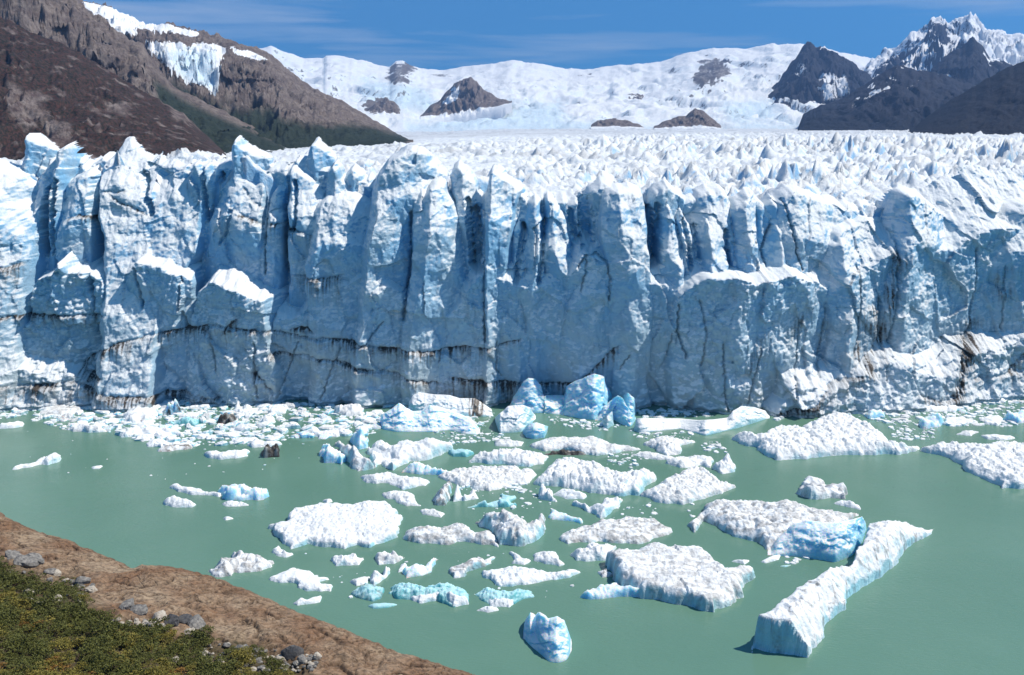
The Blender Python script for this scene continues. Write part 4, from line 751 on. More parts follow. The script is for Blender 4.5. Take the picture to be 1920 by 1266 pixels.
 (6, [(755, 587), (800, 543), (860, 533), (930, 558), (922, 602), (880, 627), (820, 612)], 1.3, 'rubble', .4, 't', 'grey-green translucent lump left of the turquoise floe'),
 (6, [(965, 562), (1050, 518), (1150, 533), (1250, 523), (1330, 543), (1372, 600), (1362, 642), (1290, 652), (1200, 617), (1100, 627), (1000, 607)], 1.5, 'rubble', 0, 't', 'long turquoise floe awash in the foreground water'),
 (6, [(1060, 615), (1120, 585), (1220, 560), (1290, 575), (1360, 610), (1366, 642), (1290, 654), (1200, 622), (1110, 632)], 2.0, 'lumpy', 0, 'w', 'white crust riding on the long turquoise floe'),
 (6, [(1400, 592), (1450, 548), (1560, 568), (1702, 575), (1690, 602), (1600, 642), (1500, 642), (1430, 622)], .7, 'rubble', 0, 't', 'awash turquoise floe right of the long turquoise one'),
 (6, [(1450, 575), (1475, 563), (1540, 600), (1615, 628), (1590, 655), (1490, 650), (1460, 612)], 1.5, 'lumpy', 0, 'w', 'white crest on the right turquoise floe'),
 (6, [(858, 512), (870, 478), (920, 488), (940, 433), (966, 438), (970, 480), (920, 522), (880, 544)], 1.8, 'slab', 0, 'w', 'hook shaped white floe left of the turquoise floes'),
 (6, [(755, 527), (820, 493), (860, 498), (850, 532), (790, 547)], .7, 'smooth', .2, 'w', 'greyish flat chip left of the hook shaped floe'),
 (6, [(850, 650), (880, 630), (960, 625), (1002, 640), (950, 655), (880, 662)], .4, 'smooth', 0, 't', 'thin glassy pane under the grey-green lump'),
 (6, [(1038, 472), (1100, 428), (1150, 423), (1195, 393), (1212, 410), (1180, 472), (1120, 492), (1050, 507)], 1.5, 'slab', 0, 'b', 'slanting pale floe above the long turquoise floe'),
 (6, [(1268, 467), (1320, 418), (1390, 393), (1420, 376), (1440, 398), (1502, 398), (1480, 432), (1400, 462), (1340, 502), (1290, 502)], 1.3, 'slab', .5, 'w', 'brown tinged diagonal floe above the long flat white floe'),
 (6, [(653, 412), (690, 383), (790, 368), (802, 395), (837, 410), (800, 437), (680, 442)], 1.3, 'slab', 0, 'w', 'small jagged floe below the largest pitted floe'),
 (6, [(878, 392), (930, 353), (1000, 358), (1007, 395), (1042, 400), (980, 432), (900, 437)], 1.4, 'slab', .35, 'w', 'folded dirty floe right of the small jagged floe'),
 (6, [(358, 372), (390, 338), (430, 353), (472, 385), (430, 399), (380, 387)], 1.1, 'peaky', 0, 'w', 'ragged chip off the left foot of the largest pitted floe'),
 (6, [(343, 517), (400, 468), (470, 438), (490, 448), (550, 453), (580, 488), (662, 490), (600, 510), (620, 540), (667, 545), (662, 577), (530, 572), (480, 527), (360, 527)], .9, 'smooth', 0, 'w', 'star shaped thin white floe near the rocky shore'),
 (6, [(466, 637), (500, 598), (540, 603), (617, 600), (602, 632), (530, 637), (490, 644)], .7, 'smooth', 0, 'w', 'thin white sliver closest to the rocky shore'),
 (6, [(60, 442), (73, 403), (150, 388), (153, 343), (200, 358), (280, 368), (350, 408), (362, 447), (300, 472), (220, 477), (165, 472), (150, 497), (60, 497), (23, 467)], 2.2, 'rubble', .45, 'w', 'grey lumpy rotten floe beside the rocky shore'),
 (6, [(1033, 302), (1043, 248), (1100, 233), (1200, 233), (1300, 213), (1390, 218), (1397, 255), (1502, 250), (1522, 342), (1420, 327), (1300, 317), (1230, 337), (1100, 322)], 2.2, 'lumpy', .45, 'w', 'dirty streaked floe right of the largest pitted floe'),
 (6, [(1400, 222), (1480, 183), (1620, 138), (1680, 173), (1762, 163), (1762, 252), (1740, 302), (1640, 342), (1520, 332), (1480, 262)], 4.0, 'slab', .4, 'w', 'high dirty floe with a deep blue hollow'),
 (6, [(1003, 477), (1018, 423), (1052, 438), (1040, 467)], 1.0, 'slab', 0, 'w', 'small tooth of ice left of the slanting pale floe'),
 (6, [(612, 108), (635, 96), (664, 98), (668, 112), (640, 122)], .9, 'smooth', 0, 'w', 'small cube of ice on top of the largest pitted floe edge'),
 (8, [(-110, 340), (-60, 250), (0, 200), (60, 148), (180, 146), (370, 163), (540, 168), (640, 198), (720, 213), (850, 238), (922, 270), (860, 332), (800, 402), (730, 462), (560, 502), (440, 472), (370, 492), (320, 442), (180, 402), (60, 332), (0, 312), (-60, 382)], 4.2, 'lumpy', .42, 'w', 'big dirty hummocked floe right of centre'),
 (8, [(335, 557), (400, 518), (462, 513), (450, 542), (370, 564)], .6, 'smooth', 0, 'w', 'pale shard in the cove behind the long diagonal berg'),
 (8, [(455, 582), (500, 570), (527, 574), (490, 588)], .3, 'smooth', 0, 't', 'thin oval pane in the cove behind the diagonal berg'),
 (7, [(832, 600), (838, 520), (862, 486), (890, 456), (930, 462), (990, 458), (1060, 430), (1120, 420), (1200, 448), (1280, 444), (1360, 430), (1430, 470), (1500, 520), (1560, 556), (1640, 590), (1702, 620), (1714, 645), (1640, 690), (1630, 770), (1500, 838), (1470, 856), (1380, 836), (1200, 800), (1000, 750), (930, 705), (872, 665)], 3.8, 'block', .35, 'w', 'big tilted floe with a sheer turquoise side in the foreground'),
]
BERGS = [  # crop, outline, depth, roughness, blunt, dirt, material, label
 (2, [(680, 345), (690, 285), (780, 230), (800, 212), (830, 235), (880, 268), (930, 262), (980, 226), (1010, 232), (1060, 245), (1140, 278), (1220, 308), (1260, 345), (1282, 385), (1270, 402), (1190, 397), (1100, 372), (1000, 384), (780, 384), (690, 368)], 13, .75, .75, None, 'b', 'sculpted blue berg with curling wave forms and a low arch'),
 (2, [(850, 262), (855, 205), (880, 165), (910, 147), (1000, 160), (1100, 165), (1160, 185), (1250, 185), (1290, 212), (1350, 250), (1356, 288), (1280, 294), (1150, 290), (1000, 280)], 10, .5, .5, (880, 905, 745, 1.5), 'w', 'flat topped berg with a black stained right end by the wall'),
 (3, [(165, 262), (200, 180), (232, 128), (260, 80), (290, 60), (330, 65), (360, 100), (390, 180), (394, 268), (300, 275), (230, 270)], 10, .6, .8, None, 'b', 'tall conical blue berg left of the twin-lobed berg'),
 (3, [(90, 300), (170, 230), (250, 222), (300, 240), (335, 300), (300, 350), (250, 384), (110, 394)], 10, .5, .6, None, 'w', 'square white block in front of the tall conical berg'),
 (3, [(255, 376), (290, 335), (340, 328), (407, 350), (400, 417), (320, 428), (265, 414)], 4.5, .4, .4, None, 'b', 'small blue cube leaning on the square white block'),
 (3, [(383, 270), (388, 165), (450, 168), (505, 172), (518, 112), (570, 80), (620, 60), (680, 35), (740, 50), (746, 90), (770, 130), (792, 170), (802, 210), (770, 280), (690, 314), (600, 304), (500, 284)], 14, .8, .8, None, 'b', 'tallest blue berg with two lobes before the wall'),
 (3, [(690, 314), (740, 232), (790, 188), (822, 164), (852, 182), (900, 262), (937, 300), (912, 354), (860, 344), (800, 310), (730, 318)], 5, .7, .7, None, 'b', 'jagged blue shard leaning on the tallest berg'),
 (3, [(842, 230), (848, 170), (880, 148), (922, 180), (937, 262), (930, 300), (880, 300)], 4, .5, .5, None, 'b', 'square-headed pinnacle behind the jagged shard'),
 (3, [(718, 334), (750, 296), (792, 258), (803, 342), (760, 370)], 3, .3, .5, None, 'w', 'teardrop shaped block before the jagged shard'),
 (3, [(922, 372), (935, 303), (1000, 303), (1150, 310), (1300, 318), (1400, 312), (1480, 303), (1510, 260), (1560, 230), (1640, 236), (1710, 258), (1738, 300), (1560, 357), (1350, 408), (1300, 392), (1200, 364), (1000, 388), (950, 390)], 8, .3, .62, None, 'w', 'long smooth snowy berg with a raised hump at its right'),
 (7, [(323, 1010), (330, 940), (352, 900), (364, 880), (388, 912), (420, 873), (458, 894), (474, 914), (520, 893), (562, 925), (592, 1000), (615, 1075), (592, 1142), (540, 1163), (480, 1158), (430, 1112), (360, 1055)], 9, .55, .8, None, 'b', 'small three-pronged blue berg alone in the foreground'),
 (8, [(380, 515), (440, 412), (535, 332), (600, 310), (760, 330), (850, 310), (935, 285), (972, 340), (962, 420), (890, 520), (790, 560), (640, 535), (560, 525)], 9, .7, .45, None, 'b', 'cracked blue ice cliff joining the dirty floe and diagonal berg'),
]
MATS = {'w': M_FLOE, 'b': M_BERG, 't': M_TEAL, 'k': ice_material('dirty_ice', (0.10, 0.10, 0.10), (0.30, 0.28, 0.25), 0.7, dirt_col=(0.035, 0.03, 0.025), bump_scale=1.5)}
for i, (c, pts, h, st, dr, mt, lab) in enumerate(FLOES):
    Vv, Ff, at, lc = sheet(topx(c, pts), h, st, 300 + 13 * i, dr)
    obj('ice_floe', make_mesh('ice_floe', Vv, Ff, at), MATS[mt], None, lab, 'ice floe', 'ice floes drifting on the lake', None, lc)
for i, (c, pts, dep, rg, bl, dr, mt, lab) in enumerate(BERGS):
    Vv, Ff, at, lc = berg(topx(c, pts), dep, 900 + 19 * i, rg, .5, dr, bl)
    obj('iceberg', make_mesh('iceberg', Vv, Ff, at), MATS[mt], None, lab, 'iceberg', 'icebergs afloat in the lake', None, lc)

# the long diagonal berg: a prism with a sheer shaded end, a sunlit right flank and a rough back
P8 = topx(8, [(290, 1010), (300, 950), (340, 890), (500, 775), (540, 720), (690, 640), (740, 600), (860, 555), (930, 470), (960, 400), (980, 330), (1090, 280), (1150, 290), (1280, 310), (1370, 335), (1388, 352), (1340, 405), (1250, 445), (1200, 495), (1160, 565), (1100, 625), (960, 705), (870, 765), (830, 845), (720, 935), (715, 1005), (650, 1075), (628, 1135), (450, 1105), (300, 1080)])
fx, fy = at_z(P8[:, 0], P8[:, 1], np.array([2.5, 3.6, 4.4, 4.4, 4.4, 4.4, 4.4, 4.4, 4.2, 4.2, 4.2, 4.0, 3.4, 2.4, 1.2, 0] + [0] * 14))
Q = np.stack([fx, fy], 1); c0 = Q.mean(0)
gx_, gy_ = np.meshgrid(np.linspace(fx.min() - 1, fx.max() + 1, 250), np.linspace(fy.min() - 1, fy.max() + 1, 330))
sd = seg_dist(gx_ + .5 * fbm(gx_ / 3.4, gy_ / 3.4, 3, 701, .4), gy_ + .5 * fbm(gx_ / 3.4, gy_ / 3.4, 3, 702, .4), Q, True)
rl = topx(8, [(310, 985), (420, 960), (520, 860), (640, 780), (760, 690), (880, 620), (960, 540), (1010, 440), (1060, 330), (1200, 330), (1370, 350)])
rx, ry = at_z(rl[:, 0], rl[:, 1], np.array([4.2, 4.6, 4.8, 4.6, 4.6, 4.6, 4.6, 4.6, 4.4, 2.6, 1.0])); R = np.stack([rx, ry], 1)
rd = seg_dist(gx_, gy_, R); rh = np.interp(gy_, ry, np.array([4.6, 5.0, 5.0, 4.8, 4.8, 4.8, 4.8, 4.8, 4.4, 2.8, 1.2]))
fl = seg_dist(gx_ + .5 * fbm(gx_ / 3, gy_ / 3, 3, 707), gy_, Q[15:28])
z = np.where(sd > 0, np.minimum(rh * np.clip(sd / .45, 0, 1) ** .8, rh * np.clip(.12 + fl / 3.4, 0, 1) ** .75) + .32 * lumps(gx_ / 1.1, gy_ / 1.3, 703) * np.clip(sd / 1.5, 0, 1) + .35 * ridged(gx_ / 2.2, gy_ / 2.2, 3, 704) * np.clip(sd / 2, 0, 1), np.maximum(-1, 1.6 * sd))
dr = .9 * np.clip(1 - np.abs(fbm(gx_ / 3.0, gy_ / 6, 2, 705)) * 14, 0, 1) * .6 + .25 * np.clip(fbm(gx_, gy_, 3, 706), 0, 1)
Fq = grid_faces(330, 250); Fq = Fq[z.reshape(-1)[Fq].max(1) > -.75]
Vv, Fq, at = compact(np.stack([gx_ - c0[0], gy_ - c0[1], z], -1).reshape(-1, 3), Fq, {'dirt': dr.reshape(-1)})
obj('iceberg', make_mesh('iceberg', Vv, Fq, at), M_FLOE, None, 'long diagonal white berg with a sheer blue end at lower right', 'iceberg', 'icebergs afloat in the lake', None, (c0[0], c0[1], 0))

# brash: broken pieces crowding below the wall
rng = random.Random(5)
def chunk(seed):
    r = random.Random(seed); n, m = 11, 5; V = []; ph = [r.uniform(.65, 1.2) for _ in range(n)]
    hh = r.uniform(.22, .55); tx, ty = r.uniform(-.25, .25), r.uniform(-.25, .25)
    for j, (rad, zz) in enumerate(((.95, -.25), (1.0, .02), (.93, hh * .55), (.72, hh * .95), (.34, hh * 1.02))):
        for i in range(n):
            a = 2 * math.pi * i / n; k = rad * ph[i] * r.uniform(.92, 1.08)
            x, y = k * math.cos(a), k * math.sin(a); V.append((x, y, zz + (tx * x + ty * y + r.uniform(-.05, .08)) * (j > 1)))
    V.append((0, 0, hh * r.uniform(.95, 1.2)))
    Fc = []
    for j in range(m - 1):
        for i in range(n):
            a, b = j * n + i, j * n + (i + 1) % n; Fc += [(a, b, b + n), (a, b + n, a + n)]
    Fc += [((m - 1) * n + i, (m - 1) * n + (i + 1) % n, m * n) for i in range(n)]
    return np.array(V), np.array(Fc)
CH = [chunk(40 + i) for i in range(14)]
CHM = []
for i, (v_, f_) in enumerate(CH):
    me = make_mesh('brash_ice', v_, f_, {'dirt': np.full(len(v_), .25 if i % 5 == 0 else .04)}, False); me.materials.append(M_FLOE if i % 4 else M_BERG); CHM.append(me)
ZONES = [  # polygon, how many pieces, largest size in metres
 ([(0, 752), (180, 748), (430, 756), (620, 765), (740, 775), (700, 815), (600, 820), (500, 830), (400, 835), (300, 838), (215, 812), (120, 805), (40, 780), (0, 785)], 1500, 1.5),
 ([(0, 750), (420, 752), (840, 760), (840, 766), (420, 764), (0, 762)], 420, 1.0),
 ([(850, 768), (930, 772), (910, 800), (840, 800)], 110, .8), ([(1010, 770), (1060, 785), (1190, 800), (1120, 808), (1040, 795)], 120, .8),
 ([(1190, 768), (1300, 765), (1340, 780), (1200, 785)], 130, .9), ([(1180, 805), (1300, 810), (1290, 830), (1190, 825)], 60, .7),
 ([(1440, 765), (1560, 768), (1900, 735), (1960, 770), (1900, 800), (1700, 800), (1640, 790), (1560, 770), (1450, 790)], 640, 1.1),
 ([(1660, 800), (1760, 800), (1750, 825), (1680, 825)], 110, .7), ([(1310, 825), (1370, 830), (1360, 850), (1320, 845)], 40, .7),
 ([(800, 800), (900, 800), (960, 822), (850, 835)], 130, .7), ([(840, 880), (1000, 890), (980, 925), (860, 920)], 130, .8), ([(1140, 840), (1230, 850), (1200, 880), (1130, 870)], 60, .8),
 ([(860, 925), (1010, 905), (1040, 960), (900, 990)], 50, .6), ([(500, 1010), (1100, 1040), (1080, 1120), (640, 1120)], 40, .45), ([(0, 790), (640, 830), (600, 900), (60, 900)], 36, .4), ([(1100, 960), (1300, 930), (1340, 960), (1180, 1000)], 50, .6), ([(1440, 1020), (1540, 1040), (1480, 1060)], 24, .6),
]
pieces = []
for zi, (poly, n, big) in enumerate(ZONES):
    P = np.array(poly, float); k = 0; tries = 0
    while k < n and tries < n * 12:
        tries += 1
        u, v = rng.uniform(P[:, 0].min(), P[:, 0].max()), rng.uniform(P[:, 1].min(), P[:, 1].max())
        if float(seg_dist(np.array([u]), np.array([v]), P, True)[0]) < 0: continue
        x, y = at_z(u, v, 0.0)
        s = big * (0.22 + 0.95 * rng.random() ** 2.6)
        if zi in (13, 14): s *= .7
        pieces.append((s, float(x), float(y), rng.randrange(len(CH)), rng.uniform(0, 6.28), rng.uniform(.6, 1.5), rng.uniform(.6, 1.4))); k += 1
pieces.sort(key=lambda p: -p[0] / p[2])
LABB = {'left': 'white brash fragment crowded with others below the left half of the wall', 'right': 'white brash fragment adrift below the right half of the wall', 'mid': 'small white brash fragment adrift between the floes of the middle lake'}
for s, x, y, k, a, ay, az in pieces[:290]:
    u, v = project(x, y, 0.0); w = 'mid' if v > 840 else ('left' if u < 960 else 'right')
    o = obj('brash_fragment', CHM[k], None, None, LABB[w], 'ice fragment', {'left': 'brash below the left wall', 'right': 'brash below the right wall', 'mid': 'brash in the middle lake'}[w], None, (x, y, 0))
    o.rotation_euler = (0, 0, a); o.scale = (s * 1.25, s * ay, s * az * .9)
def crumb(seed):
    r = random.Random(seed); V = []; ph = [r.uniform(.65, 1.2) for _ in range(7)]; hh = r.uniform(.25, .5)
    for rad, zz in ((1.0, -.1), (.8, hh)):
        V += [(rad * ph[i] * math.cos(i * .8976), rad * ph[i] * math.sin(i * .8976), zz + (r.uniform(-.12, .12) if zz > 0 else 0)) for i in range(7)]
    V.append((0, 0, hh * 1.15)); Fc = []
    for i in range(7): j = (i + 1) % 7; Fc += [(i, j, j + 7), (i, j + 7, i + 7), (i + 7, j + 7, 14)]
    return np.array(V), np.array(Fc)
CR = [crumb(90 + i) for i in range(14)]
VV, FF, DD, off = [], [], [], 0
for s, x, y, k, a, ay, az in pieces[290:]:
    v_, f_ = CR[k]; ca, sa = math.cos(a), math.sin(a)
    px, py, pz = v_[:, 0] * s * 1.25, v_[:, 1] * s * ay, v_[:, 2] * s * az * .9
    VV.append(np.stack([px * ca - py * sa + x, px * sa + py * ca + y, pz], 1)); FF.append(f_ + off); DD.append(np.full(len(v_), .2 if k % 5 == 0 else .04)); off += len(v_)
obj('brash_ice', make_mesh('brash_ice', np.concatenate(VV), np.concatenate(FF), {'dirt': np.concatenate(DD)}, False), M_FLOE, None, 'fine broken ice filling the water along the foot of the wall', 'brash ice', None, 'stuff')
# ------------------------------------------------------------------ the rocky shore in the foreground
SH = [(-420, 790), (-200, 880), (-60, 938), (0, 963), (40, 986), (90, 1006), (140, 1020), (190, 1042), (240, 1062), (250, 1072), (262, 1064), (300, 1066), (350, 1072), (400, 1086), (470, 1110), (560, 1150), (650, 1186), (760, 1230), (890, 1268), (1050, 1330), (1300, 1430)]
shx, shy = at_z([p[0] for p in SH], [p[1] for p in SH], 0.0)
SQ = np.concatenate([np.stack([shx, shy], 1), np.array([(shx[-1], -60.0), (-420.0, -60.0), (-420.0, shy[0])])])
bed_x, bed_y = np.meshgrid(np.linspace(-125, 18, 720), np.linspace(66, 205, 620))
def ground(x, y, detail=True):
    sd = seg_dist(x + (.5 * fbm(x / 2.5, y / 2.5, 3, 201) if detail else 0), y + (.5 * fbm(x / 2.5, y / 2.5, 3, 202) if detail else 0), SQ, True)
    s = np.maximum(sd, 0)
    z = 1.4 * (1 - np.exp(-s / 1.2)) + .16 * s + .0022 * s * s
    z = z + smooth(2, 12, s) * (1.1 * fbm(x / 16, y / 16, 4, 203) + .5 * ridged((x + .6 * y) / 9, (y - .6 * x) / 30, 3, 204) - .3)
    if detail:
        wx_, wy_ = x + .8 * fbm(x / 3, y / 3, 3, 205), y + .8 * fbm(x / 3, y / 3, 3, 206)
        d1, d2, *_r = worley((wx_ * .9 + wy_ * .44) / 8.5, (wy_ * .9 - wx_ * .44) / 4.0, 207); cr = np.clip(1 - (d2 - d1) / .085, 0, 1)
        e1, e2, *_r = worley((wx_ * .8 + wy_ * .6) / 2.6, (wy_ * .8 - wx_ * .6) / .9, 208); cr2 = np.clip(1 - (e2 - e1) / .22, 0, 1) * (noise2(x / 9, y / 9, 209) > -.1)
        z = z + smooth(.3, 2, s) * (.16 * chips(wx_ / 4.2, wy_ / 3.2, 207, .5, .7) - .55 * cr - .34 * cr2 + .10 * fbm(x / 1.2, y / 1.2, 4, 210))
    if detail: globals()['CRK'] = np.maximum(cr ** .7, .6 * cr2) * smooth(.3, 2, s)
    return np.where(sd > 0, z, np.maximum(-2.5, sd * 1.3)), sd
bz, bsd = ground(bed_x, bed_y)
pu, pv = project(bed_x, bed_y, bz)
VEG = [(-400, 1010), (0, 1046), (40, 1062), (95, 1090), (150, 1086), (170, 1120), (185, 1150), (270, 1166), (330, 1188), (385, 1190), (450, 1205), (520, 1222), (560, 1240), (590, 1290), (590, 1400), (-400, 1400)]
veg = smooth(-22, 22, seg_dist(pu + 26 * fbm(bed_x / 5, bed_y / 5, 3, 211), pv + 16 * fbm(bed_x / 5, bed_y / 5, 3, 212), VEG, True))
wet = np.exp(-np.maximum(bsd, 0) / 1.0)
mb = Mat('shore_rock')
a = mb.noise(0.12, 5, 0.6); b = mb.noise(1.3, 6, 0.68); c = mb.noise(6.0, 4, 0.6)
col = mb.mix(mb.ramp(a, [(0.38, 0.0), (0.64, 1.0)]), (0.23, 0.13, 0.072), (0.36, 0.265, 0.175))
col = mb.mix(mb.math('MULTIPLY', mb.ramp(b, [(0.36, 1.0), (0.56, 0.0)]), .75), col, (0.075, 0.048, 0.032))
col = mb.mix(mb.math('MULTIPLY', mb.ramp(c, [(0.56, 0.0), (0.72, 1.0)]), .4), col, (0.42, 0.36, 0.28))
col = mb.mix(mb.attr('veg'), col, mb.mix(mb.ramp(b, [(0.4, 0.0), (0.6, 1.0)]), (0.035, 0.033, 0.014), (0.12, 0.085, 0.045)))
col = mb.mix(mb.math('MULTIPLY', mb.attr('crack'), .8), col, (0.045, 0.028, 0.018))
col = mb.mix(mb.math('MULTIPLY', mb.attr('wet'), .75), col, (0.055, 0.032, 0.022))
ck = mb.voronoi(.30, 'DISTANCE_TO_EDGE', (1.0, 1.7, 1.0)); n = mb.bump(mb.ramp(ck, [(0.0, 0.0), (0.05, 1.0)]), .5, .3); n = mb.bump(b, .8, .3, n); n = mb.bump(c, .5, .06, n)
M_SHORE = mb.done(col, .85, n, .2)
Vb = np.stack([bed_x, bed_y, bz], -1).reshape(-1, 3); Fb = grid_faces(620, 720); Fb = Fb[(bz.reshape(-1)[Fb].max(1) > -1.5) & (pu.reshape(-1)[Fb].max(1) > -130) & (pv.reshape(-1)[Fb].min(1) < 1390)]
Vb, Fb, ab = compact(Vb, Fb, {'veg': veg.reshape(-1), 'wet': wet.reshape(-1), 'crack': CRK.reshape(-1)})
o = obj('rocky_shore', make_mesh('rocky_shore', Vb, Fb, ab), M_SHORE, kind='structure'); o['label'] = 'cracked brown bedrock shore sloping into the lake'
def on_ground(u, v):
    """where the line of sight through a pixel meets the shore"""
    dx, dy, dz = ray(u, v); t = np.linspace(40, 230, 900)
    x, y, z = t * dx, t * dy, CAM_H + t * dz
    g, sd = ground(x, y, False); k = int(np.argmax(z < g)); return float(x[k]), float(y[k]), float(g[k])

# boulders
def boulder_mesh(seed, mat):
    n = 14; th = np.linspace(0, math.pi, 9); ph = np.linspace(0, 2 * math.pi, n, endpoint=False)
    T, Pp = np.meshgrid(th, ph, indexing='ij'); x, y, z = np.sin(T) * np.cos(Pp), np.sin(T) * np.sin(Pp), np.cos(T)
    r = random.Random(seed); k = np.ones(x.shape) * 1.1
    for _ in range(11):
        a, b = r.uniform(0, 6.28), r.uniform(-.9, 1); c = math.sqrt(1 - b * b); dd = r.uniform(.62, .95)
        dt = x * c * math.cos(a) + y * c * math.sin(a) + z * b; k = np.where(dt > .05, np.minimum(k, dd / np.maximum(dt, .05)), k)
    V = np.stack([x * k, y * k, z * k], -1).reshape(-1, 3); i = np.arange(9 * n).reshape(9, n)
    Fc = np.stack([i[:-1], np.roll(i, -1, 1)[:-1], np.roll(i, -1, 1)[1:], i[1:]], -1).reshape(-1, 4)
    m = make_mesh('boulder', V, Fc, None, False); m.materials.append(mat); return m
def stone(name, c1, c2):
    m = Mat(name); f = m.noise(2.2, 6, .65); g = m.noise(9, 4, .6)
    return m.done(m.mix(m.ramp(f, [(.38, 0.), (.62, 1.)]), c1, c2), .85, m.bump(g, .6, .08, m.bump(f, .5, .2)), .2)
S_PALE = stone('pale_stone', (.34, .29, .23), (.50, .45, .37)); S_GREY = stone('grey_stone', (.12, .115, .11), (.28, .26, .23)); S_DARK = stone('dark_stone', (.05, .05, .055), (.11, .105, .10))
for i, (u, v, s, mt, lab) in enumerate([
    (47, 1058, 2.1, S_GREY, 'large grey boulder on the upper left shore'), (64, 1056, 1.5, S_GREY, 'tan boulder leaning right of the large grey boulder'), (22, 1046, 1.5, S_GREY, 'grey boulder at the left picture edge above the shrubs'), (92, 1074, 1.0, S_GREY, 'rounded grey rock at the shrub edge, upper left'), (108, 1078, .9, S_PALE, 'tan rock right of the rounded grey rock'),
    (158, 1092, 1.1, S_GREY, 'grey upright rock between shrubs and bedrock'), (172, 1108, 1.1, S_PALE, 'pale flat rock at the head of the gravel strip'), (300, 1160, 1.1, S_PALE, 'bright white-faced rock beside the dark split boulder'), (322, 1168, 1.5, S_DARK, 'dark boulder with deep shadow at the middle shrub edge'), (345, 1166, 1.2, S_DARK, 'second dark boulder right of the shadowed one'), (368, 1172, 1.5, S_GREY, 'pale grey slab-like boulder at the shrub edge'), (300, 1178, .8, S_PALE, 'small pale rock under the white-faced rock'),
    (355, 1188, .8, S_PALE, 'pale wedge rock below the dark boulders'), (548, 1228, 1.5, S_DARK, 'dark pyramid shaped boulder near the bottom'), (566, 1238, .9, S_GREY, 'grey rock right of the dark pyramid boulder'), (530, 1236, .9, S_PALE, 'pale rock left of the dark pyramid boulder'), (556, 1246, .7, S_PALE, 'light stone below the dark pyramid boulder'), (594, 1232, .8, S_PALE, 'flat tan stone right of the dark pyramid boulder'),
    (57, 1114, .9, S_PALE, 'pale rock among the left shrubs, upper one'), (55, 1128, .7, S_PALE, 'pale rock among the left shrubs, middle one'), (78, 1134, .8, S_PALE, 'pale rock among the left shrubs, lower one'), (105, 1126, .9, S_PALE, 'long pale rock right of the shrub rocks'), (150, 1118, .6, S_PALE, 'small pale rock at the shrub fringe'), (150, 1132, .5, S_PALE, 'small flat stone among shrubs at left'),
    (240, 1140, 1.5, S_GREY, 'low grey slab beside the sandy hollow'), (262, 1146, 1.2, S_GREY, 'second low slab right of the sandy hollow'), (412, 1244, .7, S_PALE, 'round pale stone in the bottom shrubs'), (330, 1240, .6, S_PALE, 'small pale stone in the bottom shrubs')]):
    x, y, z = on_ground(u, v); r = random.Random(70 + i)
    o = obj('boulder', boulder_mesh(500 + i, mt), None, None, lab, 'boulder', 'boulders on the shore', None, (x, y, z + .12 * s)); o.rotation_euler = (r.uniform(-.3, .3), r.uniform(-.3, .3), r.uniform(0, 6.2)); o.scale = (s * r.uniform(.9, 1.3), s * r.uniform(.8, 1.1), s * r.uniform(.6, .9))
rng = random.Random(77)
STM = [boulder_mesh(800 + i, S_PALE if i % 2 else S_GREY) for i in range(6)]
SP = [([(195, 1160), (290, 1168), (290, 1182), (220, 1176)], 40), ([(380, 1205), (600, 1225), (590, 1262), (420, 1262), (360, 1230)], 110), ([(100, 1080), (180, 1100), (170, 1112), (110, 1092)], 16), ([(0, 1060), (100, 1090), (180, 1140), (120, 1140), (20, 1100)], 14)]
for poly, n in SP:
    P = np.array(poly, float); k = 0
    while k < n:
        u, v = rng.uniform(P[:, 0].min(), P[:, 0].max()), rng.uniform(P[:, 1].min(), P[:, 1].max())
        if float(seg_dist(np.array([u]), np.array([v]), P, True)[0]) < 0: continue
        x, y, z = on_ground(u, v); s = rng.uniform(.12, .42) if k % 6 else rng.uniform(.35, .6); k += 1
        o = obj('stone', STM[rng.randrange(6)], None, None, 'small loose stone on the shore between bedrock and shrubs', 'stone', 'loose stones on the shore', None, (x, y, z + .05)); o.scale = (s * 1.2, s, s * .8); o.rotation_euler = (0, 0, rng.uniform(0, 6.2))

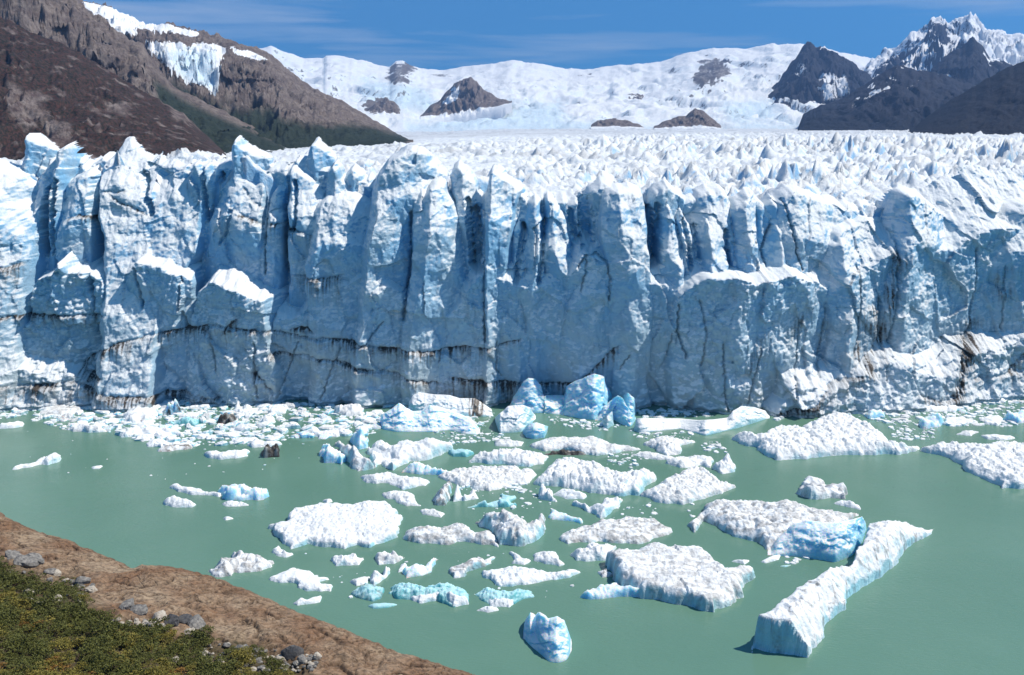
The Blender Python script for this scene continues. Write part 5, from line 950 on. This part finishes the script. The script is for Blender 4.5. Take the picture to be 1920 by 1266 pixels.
# shrubs
def leaf_mat(name, c1, c2):
    m = Mat(name); f = m.noise(1.7, 4, .6); g = m.noise(14, 2, .5)
    col = m.mix(m.ramp(m.math('ADD', m.math('MULTIPLY', f, .6), m.math('MULTIPLY', g, .4)), [(.40, 0.), (.60, 1.)]), c1, c2)
    m.done(col, .65, None, .2); m.b.inputs['Subsurface Weight'].default_value = 0.0
    return m.m
LM = {'green': leaf_mat('dark_green_leaves', (.06, .066, .014), (.145, .145, .034)), 'olive': leaf_mat('olive_leaves', (.12, .11, .022), (.25, .20, .04)), 'rust': leaf_mat('rust_leaves', (.16, .085, .02), (.30, .16, .035))}
M_STEM = stone('shrub_bark', (.05, .035, .025), (.10, .07, .05))
def shrub(seed, mat):
    g = np.random.default_rng(seed); n = 520
    nc = 9; cc = g.normal(size=(nc, 3)) * (.42, .42, .18) + (0, 0, .55); cr = g.uniform(.26, .46, nc); k = g.integers(0, nc, n)
    d = g.normal(size=(n, 3)); d /= np.linalg.norm(d, axis=1)[:, None]; d[:, 2] = np.abs(d[:, 2]) * .9 + d[:, 2] * .1
    c = cc[k] + d * cr[k][:, None] * g.uniform(.55, 1.08, n)[:, None]
    a = g.normal(size=(n, 3)) * .6 + d; a /= np.linalg.norm(a, axis=1)[:, None]; b = np.cross(a, g.normal(size=(n, 3))); b /= np.linalg.norm(b, axis=1)[:, None]
    L, w = g.uniform(.10, .19, n)[:, None], g.uniform(.035, .06, n)[:, None]
    V = np.stack([c - a * L * .5, c + b * w, c + a * L * .6, c - b * w], 1).reshape(-1, 3)
    m = make_mesh('foliage', V, np.arange(4 * n).reshape(n, 4), None, False); m.materials.append(mat)
    SV, SF, o_ = [], [], 0
    for q in range(6):
        p0 = np.array((0., 0., -.2)); p1 = cc[q] * (.95, .95, .9)
        for p, rd in ((p0, .035), (p1, .012)):
            for w_ in range(4): SV.append(p + rd * np.array((math.cos(w_ * 1.57), math.sin(w_ * 1.57), 0)))
        SF += [(o_ + i, o_ + (i + 1) % 4, o_ + 4 + (i + 1) % 4, o_ + 4 + i) for i in range(4)]; o_ += 8
    s = make_mesh('stems', np.array(SV), np.array(SF), None, False); s.materials.append(M_STEM)
    return m, s
SHR = {k: [shrub(60 + 10 * i + j, LM[k]) for j in range(4)] for i, k in enumerate(LM)}
SLAB = {'green': 'dark green low shrub in the scrub of the lower left slope', 'olive': 'yellowish olive low shrub in the scrub of the lower left slope', 'rust': 'rusty orange low shrub in the scrub of the lower left slope'}
VP = np.array([(-40, 1052), (0, 1058), (30, 1075), (80, 1105), (140, 1100), (165, 1128), (180, 1158), (270, 1176), (330, 1196), (400, 1205), (470, 1222), (530, 1246), (560, 1275), (560, 1330), (-40, 1330)], float)
TOTAL = 540; spots = []
while len(spots) < TOTAL:
    u, v = rng.uniform(-40, 560), rng.uniform(1050, 1320)
    if float(seg_dist(np.array([u]), np.array([v]), VP, True)[0]) < 0: continue
    if u > 360 and rng.random() < .45 * (u - 360) / 200: continue
    spots.append((u, v))
spots.sort(key=lambda p: -p[1])
BULK = {k: ([], [], 0) for k in LM}
vis = [i for i, p in enumerate(spots) if p[1] < 1285 and p[0] > -20]; rng.shuffle(vis); vis = set(vis[:290])
for i, (u, v) in enumerate(spots):
    x, y, z = on_ground(u, v); q = noise2(np.array([u / 70.0]), np.array([v / 50.0]), 5)[0] + (v - 1180 - .25 * u) / 220 + rng.uniform(-.35, .35)
    kd = 'rust' if q > .62 and rng.random() < .4 else ('olive' if q > .12 else 'green')
    s = rng.uniform(.8, 1.75); m, st = SHR[kd][rng.randrange(4)]; rz = rng.uniform(0, 6.28); sc3 = (s * rng.uniform(.9, 1.3), s, s * rng.uniform(.6, .95))
    r_ = obj('shrub', None, None, None, SLAB[kd], 'shrub', kd + ' shrubs on the lower left slope', None, (x, y, z)) if i in vis else None
    if r_ is not None:
        r_.rotation_euler = (0, 0, rz); r_.scale = sc3
        obj('foliage', m, None, r_); obj('stems', st, None, r_)
    else:
        co = np.empty(len(m.vertices) * 3, np.float32); m.vertices.foreach_get('co', co); co = co.reshape(-1, 3) * np.array(sc3, np.float32)
        ca, sa = math.cos(rz), math.sin(rz); w_ = np.stack([co[:, 0] * ca - co[:, 1] * sa + x, co[:, 0] * sa + co[:, 1] * ca + y, co[:, 2] + z], 1)
        BULK[kd][0].append(w_)
LB = {'green': 'dense dark green scrub filling the lower left slope', 'olive': 'yellow-olive scrub filling the bottom left corner', 'rust': 'rusty tufts scattered through the lower left scrub'}
for kd, (ws, _a, _b) in BULK.items():
    if not ws: continue
    w_ = np.concatenate(ws); obj('scrub', make_mesh('scrub', w_, np.arange(len(w_)).reshape(-1, 4), None, False), LM[kd], None, LB[kd], 'scrub', None, 'stuff')
